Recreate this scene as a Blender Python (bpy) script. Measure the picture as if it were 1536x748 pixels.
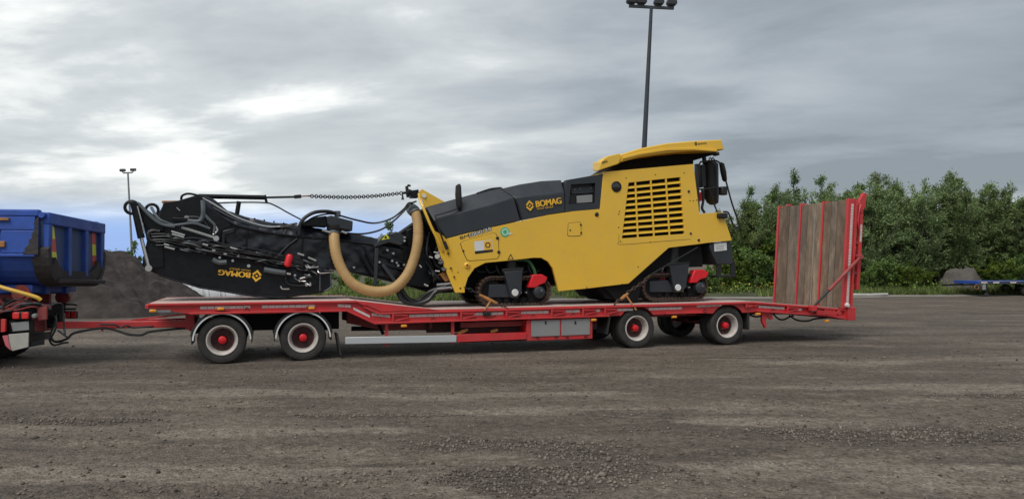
import bpy, bmesh, math, random
import numpy as np
from mathutils import Vector, Matrix
R = math.radians
random.seed(7); rng = np.random.default_rng(7)
scene = bpy.context.scene
for o in list(bpy.data.objects): bpy.data.objects.remove(o)
COL = scene.collection

# ------------------------------------------------------------------ camera
FPX, CAMH, HORY = 1150.0, 1.75, 395.0
cam_d = bpy.data.cameras.new('camera'); cam = bpy.data.objects.new('camera', cam_d); COL.objects.link(cam)
cam.location = (0, 0, CAMH); cam.rotation_euler = (R(90), 0, 0)
cam_d.sensor_width = 36; cam_d.lens = 36*FPX/1536; cam_d.shift_y = (HORY-374)/1536
cam_d.clip_start = .1; cam_d.clip_end = 9000
scene.camera = cam
# ------------------------------------------------------------------ exposure
vs = scene.view_settings
vs.view_transform = 'Standard'; vs.look = 'None'; vs.gamma = 1; vs.use_curve_mapping = False; vs.exposure = 0.68
# ------------------------------------------------------------------ sun and sky
SUN_EL, SUN_AZ = 55, -150           # azimuth from the view direction, positive to the right
sd = bpy.data.lights.new('sun', 'SUN'); sun = bpy.data.objects.new('sun', sd); COL.objects.link(sun)
sd.energy = 1.5; sd.angle = R(35); sd.color = (1, .965, .91)
sv = Vector((math.sin(R(SUN_AZ))*math.cos(R(SUN_EL)), math.cos(R(SUN_AZ))*math.cos(R(SUN_EL)), math.sin(R(SUN_EL))))
sun.rotation_euler = sv.to_track_quat('Z', 'Y').to_euler(); sun.location = (0, 0, 60)

world = bpy.data.worlds.new('World'); scene.world = world; world.use_nodes = True
def build_world():
    nt = world.node_tree; nt.nodes.clear(); N = nt.nodes.new; lk = nt.links.new
    out = N('ShaderNodeOutputWorld'); bg = N('ShaderNodeBackground'); lk(bg.outputs[0], out.inputs[0])
    tc = N('ShaderNodeTexCoord'); sep = N('ShaderNodeSeparateXYZ'); lk(tc.outputs['Generated'], sep.inputs[0])
    def M(op, a, b=None, c=None):
        m = N('ShaderNodeMath'); m.operation = op
        for i, q in enumerate((a, b, c)):
            if q is None: continue
            if isinstance(q, (int, float)): m.inputs[i].default_value = q
            else: lk(q, m.inputs[i])
        return m.outputs[0]
    def ss(val, lo, hi, a=0., b=1.):
        m = N('ShaderNodeMapRange'); m.interpolation_type = 'SMOOTHSTEP'; lk(val, m.inputs[0])
        m.inputs[1].default_value = lo; m.inputs[2].default_value = hi; m.inputs[3].default_value = a; m.inputs[4].default_value = b
        return m.outputs[0]
    def mixc(f, a, b):
        m = N('ShaderNodeMix'); m.data_type = 'RGBA'
        if isinstance(f, float): m.inputs[0].default_value = f
        else: lk(f, m.inputs[0])
        for i, q in ((6, a), (7, b)):
            if isinstance(q, tuple): m.inputs[i].default_value = (*q, 1)
            else: lk(q, m.inputs[i])
        return m.outputs[2]
    x, y, z = sep.outputs
    zz = M('ADD', M('MAXIMUM', z, 0.), .13)
    px, py = M('DIVIDE', x, zz), M('DIVIDE', y, zz)
    def cloud(sx, sy, rot, scale, detail, rough, dist, off):
        c = N('ShaderNodeCombineXYZ')
        ca, sa = math.cos(R(rot)), math.sin(R(rot))
        rx = M('ADD', M('MULTIPLY', px, ca*sx), M('MULTIPLY', py, -sa*sx)); ry = M('ADD', M('MULTIPLY', px, sa*sy), M('MULTIPLY', py, ca*sy))
        lk(rx, c.inputs[0]); lk(ry, c.inputs[1]); c.inputs[2].default_value = off
        n = N('ShaderNodeTexNoise'); lk(c.outputs[0], n.inputs[0])
        n.inputs['Scale'].default_value = scale; n.inputs['Detail'].default_value = detail
        n.inputs['Roughness'].default_value = rough; n.inputs['Distortion'].default_value = dist
        return n.outputs[0]
    big = cloud(.8, 1., 38, .40, 4., .5, .25, 5.3)
    mid = cloud(.7, 1., 25, 1.15, 9., .55, .22, 1.2)
    fine = cloud(.6, 1., 0, 3.2, 6., .6, .2, 8.)
    # broad fall-off away from the bright break in the cloud on the left
    gdir = Vector((math.sin(R(-37)), math.cos(R(-37)), .12)).normalized()
    dot = N('ShaderNodeVectorMath'); dot.operation = 'DOT_PRODUCT'; lk(tc.outputs['Generated'], dot.inputs[0]); dot.inputs[1].default_value = gdir
    g = ss(dot.outputs['Value'], .70, 1.0)
    val = M('ADD', M('ADD', M('MULTIPLY', ss(big, .36, .66), .40), M('MULTIPLY', ss(mid, .34, .66), .40)), M('MULTIPLY', ss(fine, .3, .7), .10))
    val = M('ADD', val, M('MULTIPLY', g, .36))
    ddir = Vector((math.sin(R(34)), math.cos(R(34)), .42)).normalized()
    dot2 = N('ShaderNodeVectorMath'); dot2.operation = 'DOT_PRODUCT'; lk(tc.outputs['Generated'], dot2.inputs[0]); dot2.inputs[1].default_value = ddir
    val = M('SUBTRACT', val, M('MULTIPLY', ss(dot2.outputs['Value'], .76, 1.0), .30))
    # lighter low down, where the cloud deck is seen edge-on
    val = M('ADD', val, ss(z, .20, .05, 0., .19))
    ramp = N('ShaderNodeValToRGB'); lk(val, ramp.inputs[0]); e = ramp.color_ramp.elements
    e[0].position = .10; e[0].color = (.172, .197, .220, 1)
    e[1].position = 1.06; e[1].color = (.70, .715, .695, 1)
    for p, c in ((.36, (.243, .270, .297, 1)), (.58, (.325, .352, .372, 1)), (.80, (.43, .455, .463, 1))):
        q = e.new(p); q.color = c
    sky = N('ShaderNodeTexSky'); sky.sky_type = 'NISHITA'; sky.sun_disc = False
    sky.sun_elevation = R(SUN_EL); sky.sun_rotation = R(SUN_AZ); sky.air_density = 1.2; sky.dust_density = 1.0; sky.ozone_density = 2.5
    ns = N('ShaderNodeVectorMath'); ns.operation = 'SCALE'; lk(sky.outputs[0], ns.inputs[0]); ns.inputs['Scale'].default_value = .07
    # thin blue break in the cloud low over the horizon
    brk = M('MULTIPLY', ss(z, .085, .035), ss(M('ADD', M('MULTIPLY', mid, .6), M('MULTIPLY', g, .75)), .50, .85))
    blue = mixc(.55, ns.outputs[0], (.13, .32, .82))
    col = mixc(.06, ramp.outputs[0], ns.outputs[0])
    col = mixc(M('MULTIPLY', brk, .95), col, blue)
    lk(col, bg.inputs[0]); bg.inputs[1].default_value = 1.0
build_world()

# ================================================================== helpers
def tag(o, label=None, cat=None, group=None, kind=None):
    if label: o['label'] = label
    if cat: o['category'] = cat
    if group: o['group'] = group
    if kind: o['kind'] = kind
    return o
OFF = {}
def empty(name, loc, rz=0, rx=0):
    o = bpy.data.objects.new(name, None); COL.objects.link(o); o.location = loc; o.rotation_euler = (rx, 0, rz)
    o.empty_display_size = .2
    return o
def copy_tree(o, parent=None):
    c = o.copy(); COL.objects.link(c)
    if parent: c.parent = parent
    for ch in list(o.children): copy_tree(ch, c)
    return c
def off_of(p):
    while p is not None:
        if p.name in OFF: return OFF[p.name]
        p = p.parent
    return (0, 0, 0)

class MB:
    def __init__(s): s.v = []; s.f = []
    def add(s, vs, fs):
        b = len(s.v); s.v += [tuple(q) for q in vs]; s.f += [tuple(b+i for i in q) for q in fs]; return s
    def box(s, a, b):
        x0, y0, z0 = a; x1, y1, z1 = b
        return s.add([(x0,y0,z0),(x1,y0,z0),(x1,y1,z0),(x0,y1,z0),(x0,y0,z1),(x1,y0,z1),(x1,y1,z1),(x0,y1,z1)],
                     [(0,3,2,1),(4,5,6,7),(0,1,5,4),(1,2,6,5),(2,3,7,6),(3,0,4,7)])
    def prism(s, pts, y0, y1):            # pts (x,z), extruded along y
        n = len(pts); p0 = [(x, y0, z) for x, z in pts]; p1 = [(x, y1, z) for x, z in pts]
        return s.add(p0+p1, [tuple(range(n)), tuple(range(2*n-1, n-1, -1))]+[(i, (i+1) % n, n+(i+1) % n, n+i) for i in range(n)])
    def prismx(s, pts, x0, x1):           # pts (y,z), extruded along x
        n = len(pts); p0 = [(x0, y, z) for y, z in pts]; p1 = [(x1, y, z) for y, z in pts]
        return s.add(p0+p1, [tuple(range(n)), tuple(range(2*n-1, n-1, -1))]+[(i, (i+1) % n, n+(i+1) % n, n+i) for i in range(n)])
    def plate(s, polys, y0, y1):          # several (x,z) polygons sharing corners, one plate with openings
        idx = {}; vs = []; fs = []; cnt = {}
        def g(p):
            k = (round(p[0], 4), round(p[1], 4))
            if k not in idx: idx[k] = len(idx); vs.append(p)
            return idx[k]
        P = [[g(p) for p in q] for q in polys]; n = len(vs)
        for q in P:
            for i in range(len(q)):
                e = (q[i], q[(i+1) % len(q)]); cnt[tuple(sorted(e))] = cnt.get(tuple(sorted(e)), 0)+1
        for q in P:
            fs.append(tuple(q)); fs.append(tuple(n+i for i in reversed(q)))
            for i in range(len(q)):
                a, b = q[i], q[(i+1) % len(q)]
                if cnt[tuple(sorted((a, b)))] == 1: fs.append((b, a, n+a, n+b))
        return s.add([(x, y0, z) for x, z in vs]+[(x, y1, z) for x, z in vs], fs)
    def loft(s, rings, cap=True, closed=True):
        n = len(rings[0]); vs = [p for r in rings for p in r]; fs = []
        m = n if closed else n-1
        for i in range(len(rings)-1):
            for j in range(m): fs.append((i*n+j, i*n+(j+1) % n, (i+1)*n+(j+1) % n, (i+1)*n+j))
        if cap: fs.append(tuple(range(n-1, -1, -1))); fs.append(tuple((len(rings)-1)*n+j for j in range(n)))
        return s.add(vs, fs)
    def tube(s, path, r, n=8, cap=True):
        P = [Vector(p) for p in path]; rr = r if isinstance(r, (list, tuple)) else [r]*len(P)
        rings = []; up = None
        for i, p in enumerate(P):
            t = ((P[min(i+1, len(P)-1)]-P[max(i-1, 0)])).normalized()
            if up is None:
                up = Vector((0, 0, 1)) if abs(t.z) < .9 else Vector((0, 1, 0))
            a = t.cross(up).normalized(); up = a.cross(t).normalized()
            rings.append([p+(a*math.cos(k*2*math.pi/n)+up*math.sin(k*2*math.pi/n))*rr[i] for k in range(n)])
        return s.loft(rings, cap)
    def cyl(s, a, b, r, n=16, r2=None): return s.tube([a, b], [r, r if r2 is None else r2], n)
    def bar(s, a, b, w, h):               # square bar from a to b
        a, b = Vector(a), Vector(b); t = (b-a).normalized(); up = Vector((0, 0, 1)) if abs(t.z) < .95 else Vector((1, 0, 0))
        q = t.cross(up).normalized(); up = q.cross(t)
        rg = lambda c: [c+q*w/2+up*h/2, c-q*w/2+up*h/2, c-q*w/2-up*h/2, c+q*w/2-up*h/2]
        return s.loft([rg(a), rg(b)])
    def lathe(s, prof, c, n=32, axis='y', closed=True):   # prof (r, offset along axis)
        rings = []
        for k in range(n):
            ca, sa = math.cos(k*2*math.pi/n), math.sin(k*2*math.pi/n); rg = []
            for r, h in prof:
                if axis == 'y': rg.append((c[0]+r*ca, c[1]+h, c[2]+r*sa))
                elif axis == 'z': rg.append((c[0]+r*ca, c[1]+r*sa, c[2]+h))
                else: rg.append((c[0]+h, c[1]+r*ca, c[2]+r*sa))
            rings.append(rg)
        m = len(prof); vs = [p for r in rings for p in r]; fs = []
        for i in range(n):
            for j in range(m if closed else m-1):
                fs.append((i*m+j, i*m+(j+1) % m, ((i+1) % n)*m+(j+1) % m, ((i+1) % n)*m+j))
        return s.add(vs, fs)
    def torus(s, c, R_, r, axis='y', n=16, m=6, sx=1.):
        return s.lathe([(R_+r*math.cos(k*2*math.pi/m), r*math.sin(k*2*math.pi/m)) for k in range(m)], c, n, axis)
    def mesh(s, name, off=(0, 0, 0), smooth=35):
        me = bpy.data.meshes.new(name)
        vs = [(x-off[0], y-off[1], z-off[2]) for x, y, z in s.v] if any(off) else s.v
        me.from_pydata(vs, [], s.f)
        bm = bmesh.new(); bm.from_mesh(me); bmesh.ops.recalc_face_normals(bm, faces=bm.faces); bm.to_mesh(me); bm.free()
        if smooth:
            me.polygons.foreach_set('use_smooth', [True]*len(me.polygons)); me.set_sharp_from_angle(angle=R(smooth))
        return me
    def build(s, name, mat, parent=None, bevel=0, smooth=35, loc=None):
        me = s.mesh(name, off_of(parent) if loc is None else (0, 0, 0), smooth); me.materials.append(mat)
        o = bpy.data.objects.new(name, me); COL.objects.link(o)
        if parent: o.parent = parent
        if loc is not None: q = off_of(parent); o.location = (loc[0]-q[0], loc[1]-q[1], loc[2]-q[2])
        if bevel:
            b = o.modifiers.new('bevel', 'BEVEL'); b.width = bevel; b.segments = 2; b.limit_method = 'ANGLE'; b.angle_limit = R(40)
        return o
def dup(o, dx=0, dy=0, dz=0):
    c = copy_tree(o, o.parent); c.location = (o.location[0]+dx, o.location[1]+dy, o.location[2]+dz); return c
def spline(pts, k=6):
    P = [Vector(p) for p in pts]; P = [P[0]*2-P[1]]+P+[P[-1]*2-P[-2]]; out = []
    for i in range(1, len(P)-2):
        for j in range(k):
            t = j/k; a, b, c, d = P[i-1], P[i], P[i+1], P[i+2]
            out.append(.5*((2*b)+(c-a)*t+(2*a-5*b+4*c-d)*t*t+(3*b-a-3*c+d)*t**3))
    out.append(P[-2]); return out
def vnoise(x, y, seed=0):
    xi = np.floor(x).astype(np.int64); yi = np.floor(y).astype(np.int64); fx = x-xi; fy = y-yi
    fx = fx*fx*(3-2*fx); fy = fy*fy*(3-2*fy)
    def h(a, b):
        q = (a*374761393+b*668265263+seed*974711) & 0xffffffff
        q = ((q ^ (q >> 13))*1274126177) & 0xffffffff
        return ((q ^ (q >> 16)) & 0xffff)/65535.
    return (h(xi, yi)*(1-fx)+h(xi+1, yi)*fx)*(1-fy)+(h(xi, yi+1)*(1-fx)+h(xi+1, yi+1)*fx)*fy
def fbm(x, y, o=4, seed=0):
    s = 0; a = .5; t = 0
    for i in range(o): s = s+a*vnoise(x*2**i, y*2**i, seed+i); t += a; a *= .55
    return s/t

ORD = ['first', 'second', 'third', 'fourth', 'fifth', 'sixth', 'seventh', 'eighth', 'ninth', 'tenth', 'eleventh', 'twelfth']
# ------------------------------------------------------------------ materials
def mat(name, col, rough=.5, metal=0., var=.12, vscale=3., bump=0., bscale=40., dirt=None, spec=.5, coat=0., stretch=(1, 1, 1), rnd=0., trans=0.):
    m = bpy.data.materials.new(name); m.use_nodes = True; nt = m.node_tree; N = nt.nodes.new; lk = nt.links.new
    b = nt.nodes['Principled BSDF']; b.inputs['Roughness'].default_value = rough; b.inputs['Metallic'].default_value = metal
    b.inputs['Specular IOR Level'].default_value = spec; b.inputs['Coat Weight'].default_value = coat; b.inputs['Coat Roughness'].default_value = .15
    tc = N('ShaderNodeTexCoord'); mp = N('ShaderNodeMapping'); lk(tc.outputs['Object'], mp.inputs[0]); mp.inputs['Scale'].default_value = stretch
    if rnd:
        oi = N('ShaderNodeObjectInfo'); vm = N('ShaderNodeVectorMath'); vm.operation = 'SCALE'; cx = N('ShaderNodeCombineXYZ')
        for i in range(3): lk(oi.outputs['Random'], cx.inputs[i])
        lk(cx.outputs[0], vm.inputs[0]); vm.inputs['Scale'].default_value = 37.; lk(vm.outputs[0], mp.inputs['Location'])
    n = N('ShaderNodeTexNoise'); lk(mp.outputs[0], n.inputs[0]); n.inputs['Scale'].default_value = vscale; n.inputs['Detail'].default_value = 6; n.inputs['Roughness'].default_value = .6
    mr = N('ShaderNodeMapRange'); lk(n.outputs[0], mr.inputs[0]); mr.inputs[1].default_value = .3; mr.inputs[2].default_value = .7
    mr.inputs[3].default_value = 1-var; mr.inputs[4].default_value = 1+var
    fac = mr.outputs[0]
    if rnd:
        m2 = N('ShaderNodeMath'); m2.operation = 'MULTIPLY_ADD'; lk(oi.outputs['Random'], m2.inputs[0]); m2.inputs[1].default_value = rnd*2; m2.inputs[2].default_value = 1-rnd
        m3 = N('ShaderNodeMath'); m3.operation = 'MULTIPLY'; lk(fac, m3.inputs[0]); lk(m2.outputs[0], m3.inputs[1]); fac = m3.outputs[0]
    sc = N('ShaderNodeVectorMath'); sc.operation = 'SCALE'; sc.inputs[0].default_value = col; lk(fac, sc.inputs['Scale'])
    c = sc.outputs[0]
    if dirt:
        dc, amt, ds = dirt
        dn = N('ShaderNodeTexNoise'); lk(mp.outputs[0], dn.inputs[0]); dn.inputs['Scale'].default_value = ds; dn.inputs['Detail'].default_value = 9; dn.inputs['Roughness'].default_value = .68
        dr = N('ShaderNodeMapRange'); lk(dn.outputs[0], dr.inputs[0]); dr.inputs[1].default_value = .42; dr.inputs[2].default_value = .72; dr.inputs[3].default_value = amt*.25; dr.inputs[4].default_value = amt
        mx = N('ShaderNodeMix'); mx.data_type = 'RGBA'; lk(dr.outputs[0], mx.inputs[0]); lk(c, mx.inputs[6]); mx.inputs[7].default_value = (*dc, 1); c = mx.outputs[2]
        rr = N('ShaderNodeMapRange'); lk(dr.outputs[0], rr.inputs[0]); rr.inputs[3].default_value = rough; rr.inputs[4].default_value = min(1, rough+.5); lk(rr.outputs[0], b.inputs['Roughness'])
    lk(c, b.inputs['Base Color'])
    if bump:
        bn = N('ShaderNodeTexNoise'); lk(mp.outputs[0], bn.inputs[0]); bn.inputs['Scale'].default_value = bscale; bn.inputs['Detail'].default_value = 5
        bp = N('ShaderNodeBump'); lk(bn.outputs[0], bp.inputs['Height']); bp.inputs['Strength'].default_value = bump; bp.inputs['Distance'].default_value = .02; lk(bp.outputs[0], b.inputs['Normal'])
    if trans:
        t = N('ShaderNodeBsdfTranslucent'); lk(c, t.inputs[0]); ms = N('ShaderNodeMixShader'); ms.inputs[0].default_value = trans
        lk(b.outputs[0], ms.inputs[1]); lk(t.outputs[0], ms.inputs[2]); lk(ms.outputs[0], nt.nodes['Material Output'].inputs[0])
    return m
DUST = (.19, .165, .14)
M_RED = mat('red_paint', (.62, .020, .028), .38, var=.14, vscale=2.5, dirt=((.26, .10, .085), .45, 4.5), coat=.15)
M_REDD = mat('chassis_red_paint', (.33, .015, .02), .55, var=.25, vscale=4, dirt=(DUST, .5, 4.))
M_YEL = mat('yellow_paint', (.86, .51, .032), .33, var=.05, vscale=1.6, dirt=((.46, .33, .12), .30, 3.2), coat=.25, bump=.03, bscale=2.)
M_HOOD = mat('anthracite_panel', (.021, .026, .033), .36, var=.12, vscale=2., dirt=((.07, .07, .07), .25, 3.))
M_BLK = mat('black_steel', (.0036, .005, .0075), .30, var=.4, vscale=4., dirt=((.018, .018, .020), .35, 5.), bump=.25, bscale=9, spec=.28)
M_TARP = mat('black_rubber_cover', (.0065, .009, .014), .24, var=.4, vscale=3., bump=1., bscale=2.6, dirt=((.020, .022, .027), .35, 4.), spec=.5)
M_RUB = mat('tyre_rubber', (.018, .018, .018), .82, var=.2, dirt=((.075, .068, .06), .55, 6.), bump=.2, bscale=60)
M_HOSE = mat('black_hose', (.012, .013, .015), .42, var=.2)
M_TAN = mat('tan_suction_hose', (.48, .305, .125), .5, var=.1, vscale=5, dirt=((.30, .17, .06), .4, 3.), bump=.1, bscale=30)
M_STEEL = mat('bright_steel', (.55, .55, .54), .3, metal=.85, var=.15)
M_GREY = mat('grey_box_paint', (.27, .28, .28), .42, var=.1, dirt=(DUST, .35, 3.))
M_ALU = mat('aluminium_guard', (.56, .59, .60), .4, metal=.25, var=.06, dirt=((.33, .32, .30), .3, 3.), stretch=(1, 4, 4))
M_HUBD = mat('wheel_grime_and_gap_shade', (.07, .012, .012), .6, var=.3, dirt=((.06, .045, .04), .6, 9.))  # grimy wheel centres; also the dark shade colour of the panels behind the tray
M_RIM = mat('white_wheel_paint', (.60, .57, .53), .5, var=.1, dirt=((.22, .15, .12), .5, 9.))
M_REFL = mat('reflective_strip', (.66, .63, .60), .40, var=.1, vscale=8, dirt=((.36, .24, .22), .45, 9.))
M_WHITE = mat('white_paint', (.68, .69, .68), .5, var=.05)
M_FLAP = mat('black_plastic', (.014, .015, .016), .5, var=.2, dirt=((.08, .072, .065), .35, 5.))
M_RUST = mat('rusty_track_steel', (.055, .038, .031), .68, metal=.2, var=.4, vscale=9, dirt=((.15, .085, .056), .5, 7.))
M_CHAIN = mat('dark_chain_steel', (.035, .037, .04), .45, metal=.6, var=.2)
M_ORUST = mat('orange_tensioner', (.42, .19, .05), .6, var=.25, vscale=9, dirt=((.16, .08, .04), .5, 8.))
M_COVR = mat('bright_red_cover', (.66, .012, .02), .42, var=.06)
M_ORANGE = mat('amber_lens', (.85, .32, .03), .22, var=.05)
M_LENS = mat('red_lens', (.75, .03, .03), .18, var=.08)
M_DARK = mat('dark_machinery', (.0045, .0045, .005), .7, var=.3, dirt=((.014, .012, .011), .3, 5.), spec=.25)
M_WOOD = mat('ramp_timber', (.25, .178, .118), .86, var=.35, vscale=3., stretch=(3.2, 3.2, .7), rnd=.42, bump=.9, bscale=11, dirt=((.075, .058, .045), .8, 1.5))
M_DECKW = mat('deck_timber', (.60, .45, .40), .8, var=.2, vscale=3., stretch=(.3, 5, 5), rnd=.14, bump=.3, bscale=20, dirt=((.34, .26, .22), .4, 3.))
M_BLUE = mat('blue_paint', (.026, .095, .46), .42, var=.18, vscale=2.4, dirt=((.028, .04, .10), .5, 2.6))
M_BLUE2 = mat('worn_blue_panel', (.05, .105, .27), .55, var=.25, vscale=3., dirt=((.085, .095, .13), .6, 3.))
M_GRIME = mat('tar_black', (.024, .021, .024), .65, var=.35, bump=.6, bscale=14, dirt=((.075, .06, .052), .45, 5.))
M_YREF = mat('yellow_reflector', (.72, .72, .03), .4, var=.06)
M_RREF = mat('red_reflector', (.62, .06, .035), .4, var=.06)
M_GOLD = mat('yellow_lettering', (.82, .46, .04), .45, var=.04)
M_LBLK = mat('black_lettering', (.012, .012, .012), .5, var=.05)
M_POLE = mat('lamp_post_paint', (.035, .042, .052), .5, var=.15)
M_POLE2 = mat('galvanised_post', (.23, .24, .26), .5, metal=.2, var=.15)
M_GREEN = mat('green_sticker', (.05, .42, .22), .4, var=.05)
M_LGREEN = mat('light_green_sticker', (.42, .66, .46), .4, var=.05)
M_GHOSE = mat('grey_corrugated_hose', (.085, .10, .11), .55, var=.2)
M_GLASS = mat('dark_lens_glass', (.02, .018, .018), .08, var=.05, spec=.8)
M_BAG = mat('white_big_bag', (.78, .80, .82), .65, var=.1, vscale=4, bump=.8, bscale=6, rnd=.06, dirt=((.46, .47, .48), .4, 4.))
M_LOG = mat('pale_birch_bark', (.50, .48, .44), .75, var=.2, vscale=6, dirt=((.12, .11, .10), .4, 9.))
M_BARK = mat('bark', (.075, .06, .047), .85, var=.3, vscale=8, bump=.5)

# ------------------------------------------------------------------ photo frame -> place
class Frame:
    def __init__(s, O, deg):
        s.O = O; s.a = R(deg); s.d = (math.cos(s.a), math.sin(s.a)); s.n = (-math.sin(s.a), math.cos(s.a))
    def L(s, px, py, v):                  # pixel on the upright plane v metres in from the near side
        dx = (px-768)/FPX; dz = (HORY-py)/FPX
        t = (v+s.O[0]*s.n[0]+s.O[1]*s.n[1])/(dx*s.n[0]+s.n[1])
        X = t*dx-s.O[0]; Y = t-s.O[1]
        return (X*s.d[0]+Y*s.d[1], v, CAMH+t*dz)
    def xz(s, pts, v): return [(q[0], q[2]) for q in (s.L(px, py, v) for px, py in pts)]
    def path(s, pts): return [s.L(*p) for p in pts]
    def local(s, p):
        X = p[0]-s.O[0]; Y = p[1]-s.O[1]
        return (X*s.d[0]+Y*s.d[1], X*s.n[0]+Y*s.n[1], p[2])
    def world(s, p): return (s.O[0]+p[0]*s.d[0]+p[1]*s.n[0], s.O[1]+p[0]*s.d[1]+p[1]*s.n[1], p[2])
def gpt(px, Z): return ((px-768)/FPX*Z, Z)
TF = Frame((-5.05, 13.42), 18.0)          # the low-loader: u to its rear, v across to its far side
W = 2.5

def text(s, mt, parent, p0, p1, height, v, name='lettering', flip=False, bold=.02):
    """flat lettering whose baseline runs from p0 to p1 (x,z) on the upright plane v"""
    cu = bpy.data.curves.new('t', 'FONT'); cu.body = s; cu.size = 1; cu.offset = 0; cu.extrude = .004
    o = bpy.data.objects.new('t', cu); COL.objects.link(o)
    dg = bpy.context.evaluated_depsgraph_get(); me0 = o.evaluated_get(dg).to_mesh()
    V = [tuple(q.co) for q in me0.vertices]; Fc = [tuple(p.vertices) for p in me0.polygons]
    bpy.data.objects.remove(o); bpy.data.curves.remove(cu)
    xs = [q[0] for q in V]; ys = [q[1] for q in V]; x0, x1, y0, y1 = min(xs), max(xs), min(ys), max(ys)
    d = Vector((p1[0]-p0[0], p1[1]-p0[1])); Lg = d.length; d.normalize(); nrm = Vector((-d.y, d.x))
    mb = MB()
    for k, sh in enumerate((0, -bold, bold) if bold > .03 else (0,)):
        vs_ = []
        for x, y, z in V:
            a = (x-x0+sh)/(x1-x0)*Lg; b = (y-y0)/(y1-y0)*height
            vs_.append((p0[0]+d.x*a+nrm.x*b, v-.003-z*.5-k*.0009, p0[1]+d.y*a+nrm.y*b))
        mb.add(vs_, Fc)
    return mb.build(name, mt, parent, smooth=0)
def diamond_logo(mt, parent, c, size, ang, v, name='emblem'):
    mb = MB(); ca, sa = math.cos(ang), math.sin(ang)
    def tr(pts): return [(c[0]+(x*ca-y*sa)*size, c[1]+(x*sa+y*ca)*size) for x, y in pts]
    Lsh = [(-.5, -.5), (.26, -.5), (.26, -.28), (-.28, -.28), (-.28, .26), (-.5, .26)]
    a45 = math.pi/4
    rot = lambda pts, q: [(x*math.cos(q)-y*math.sin(q), x*math.sin(q)+y*math.cos(q)) for x, y in pts]
    for q in (0, math.pi): mb.prism(tr(rot(rot(Lsh, q), a45)), v-.006, v-.001)
    mb.prism(tr(rot([(-.11, -.11), (.11, -.11), (.11, .11), (-.11, .11)], a45)), v-.006, v-.001)
    return mb.build(name, mt, parent, smooth=0)

# ================================================================== GROUND
def axis(lo, hi, st, far):
    a = list(np.arange(lo, hi+1e-6, st)); s = st; x = hi
    while x < far: s *= 1.16; x += s; a.append(x)
    s = st; x = lo; pre = []
    while x > -far: s *= 1.16; x -= s; pre.append(x)
    return np.array(pre[::-1]+a)
PATCH = [(gpt(865, 6.35), 1.1, .55), (gpt(890, 7.2), .75, .5), (gpt(760, 7.5), .9, .35), (gpt(1290, 7.95), 1.9, .38), (gpt(1440, 7.6), 1.4, .3), (gpt(100, 8.6), 1.5, .3),
         (gpt(560, 8.9), 1.2, .22), (gpt(1480, 10.2), 1.2, .2)]
def gravel_mask(x, y):
    n = fbm(x*.9+3, y*1.6, 4, 11); m = np.zeros_like(x)
    for (cx, cy), rx, ry in PATCH:
        q = ((x-cx)/rx)**2+((y-cy)/ry)**2
        m = np.maximum(m, np.clip((1.2-q-(n-.5)*2.8)*1.2, 0, 1))
    ca, sa = math.cos(R(6)), math.sin(R(6)); u = x*ca+y*sa; w = -x*sa+y*ca
    st = fbm(u*.16+9, w*1.25, 4, 31)
    m = np.maximum(m, np.clip((st-.55)*5, 0, 1)*.5*np.clip((n-.38)*5, 0, 1))
    return m
PALE = [(gpt(740, 6.1), 1.0, .42), (gpt(1180, 6.6), 1.9, .42), (gpt(1420, 6.1), 1.2, .35), (gpt(380, 6.5), 1.6, .35), (gpt(60, 6.4), .9, .3), (gpt(1230, 8.6), 2.2, .35), (gpt(1000, 9.2), 2.4, .30), (gpt(420, 8.0), 1.8, .26), (gpt(700, 10.2), 2.4, .3), (gpt(1400, 10.8), 2.4, .35), (gpt(250, 10.4), 2.0, .3), (gpt(1350, 14), 4, .6), (gpt(120, 17), 4, .7)]
def pale_mask(x, y):
    n = fbm(x*.8+30, y*2.2, 5, 41); m = np.zeros_like(x)
    for (cx, cy), rx, ry in PALE:
        m = np.maximum(m, np.clip((1.1-((x-cx)/rx)**2-((y-cy)/ry)**2-(n-.5)*3.6)*1.3, 0, 1))
    return m
def ground_h(x, y):
    ca, sa = math.cos(R(8)), math.sin(R(8)); u = x*ca+y*sa; w = -x*sa+y*ca
    h = (fbm(u*.3, w*1.2, 4, 5)-.5)*.05+(fbm(x*1.1, y*1.1, 3, 17)-.5)*.03+(fbm(x*6, y*6, 2, 23)-.5)*.010
    for k, (y0, sl, cv) in enumerate(((9.2, .10, .004), (11.1, .11, .004), (7.1, -.05, .006), (8.95, -.05, .006), (12.2, .28, 0), (6.3, .16, 0))):
        q = y-(y0+sl*x+cv*x*x)-.12*(fbm(x*.4, x*0, 2, 60+k)-.5)
        h = h-.017*np.exp(-(q/.13)**2)*np.clip(fbm(x*.5+k*7, y*0, 2, 50+k)*2.4-.6, 0, 1)+.009*np.exp(-((np.abs(q)-.24)/.08)**2)
    fade = np.clip((26-np.hypot(x, y))/14, 0, 1)
    return h*fade-.012
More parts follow.
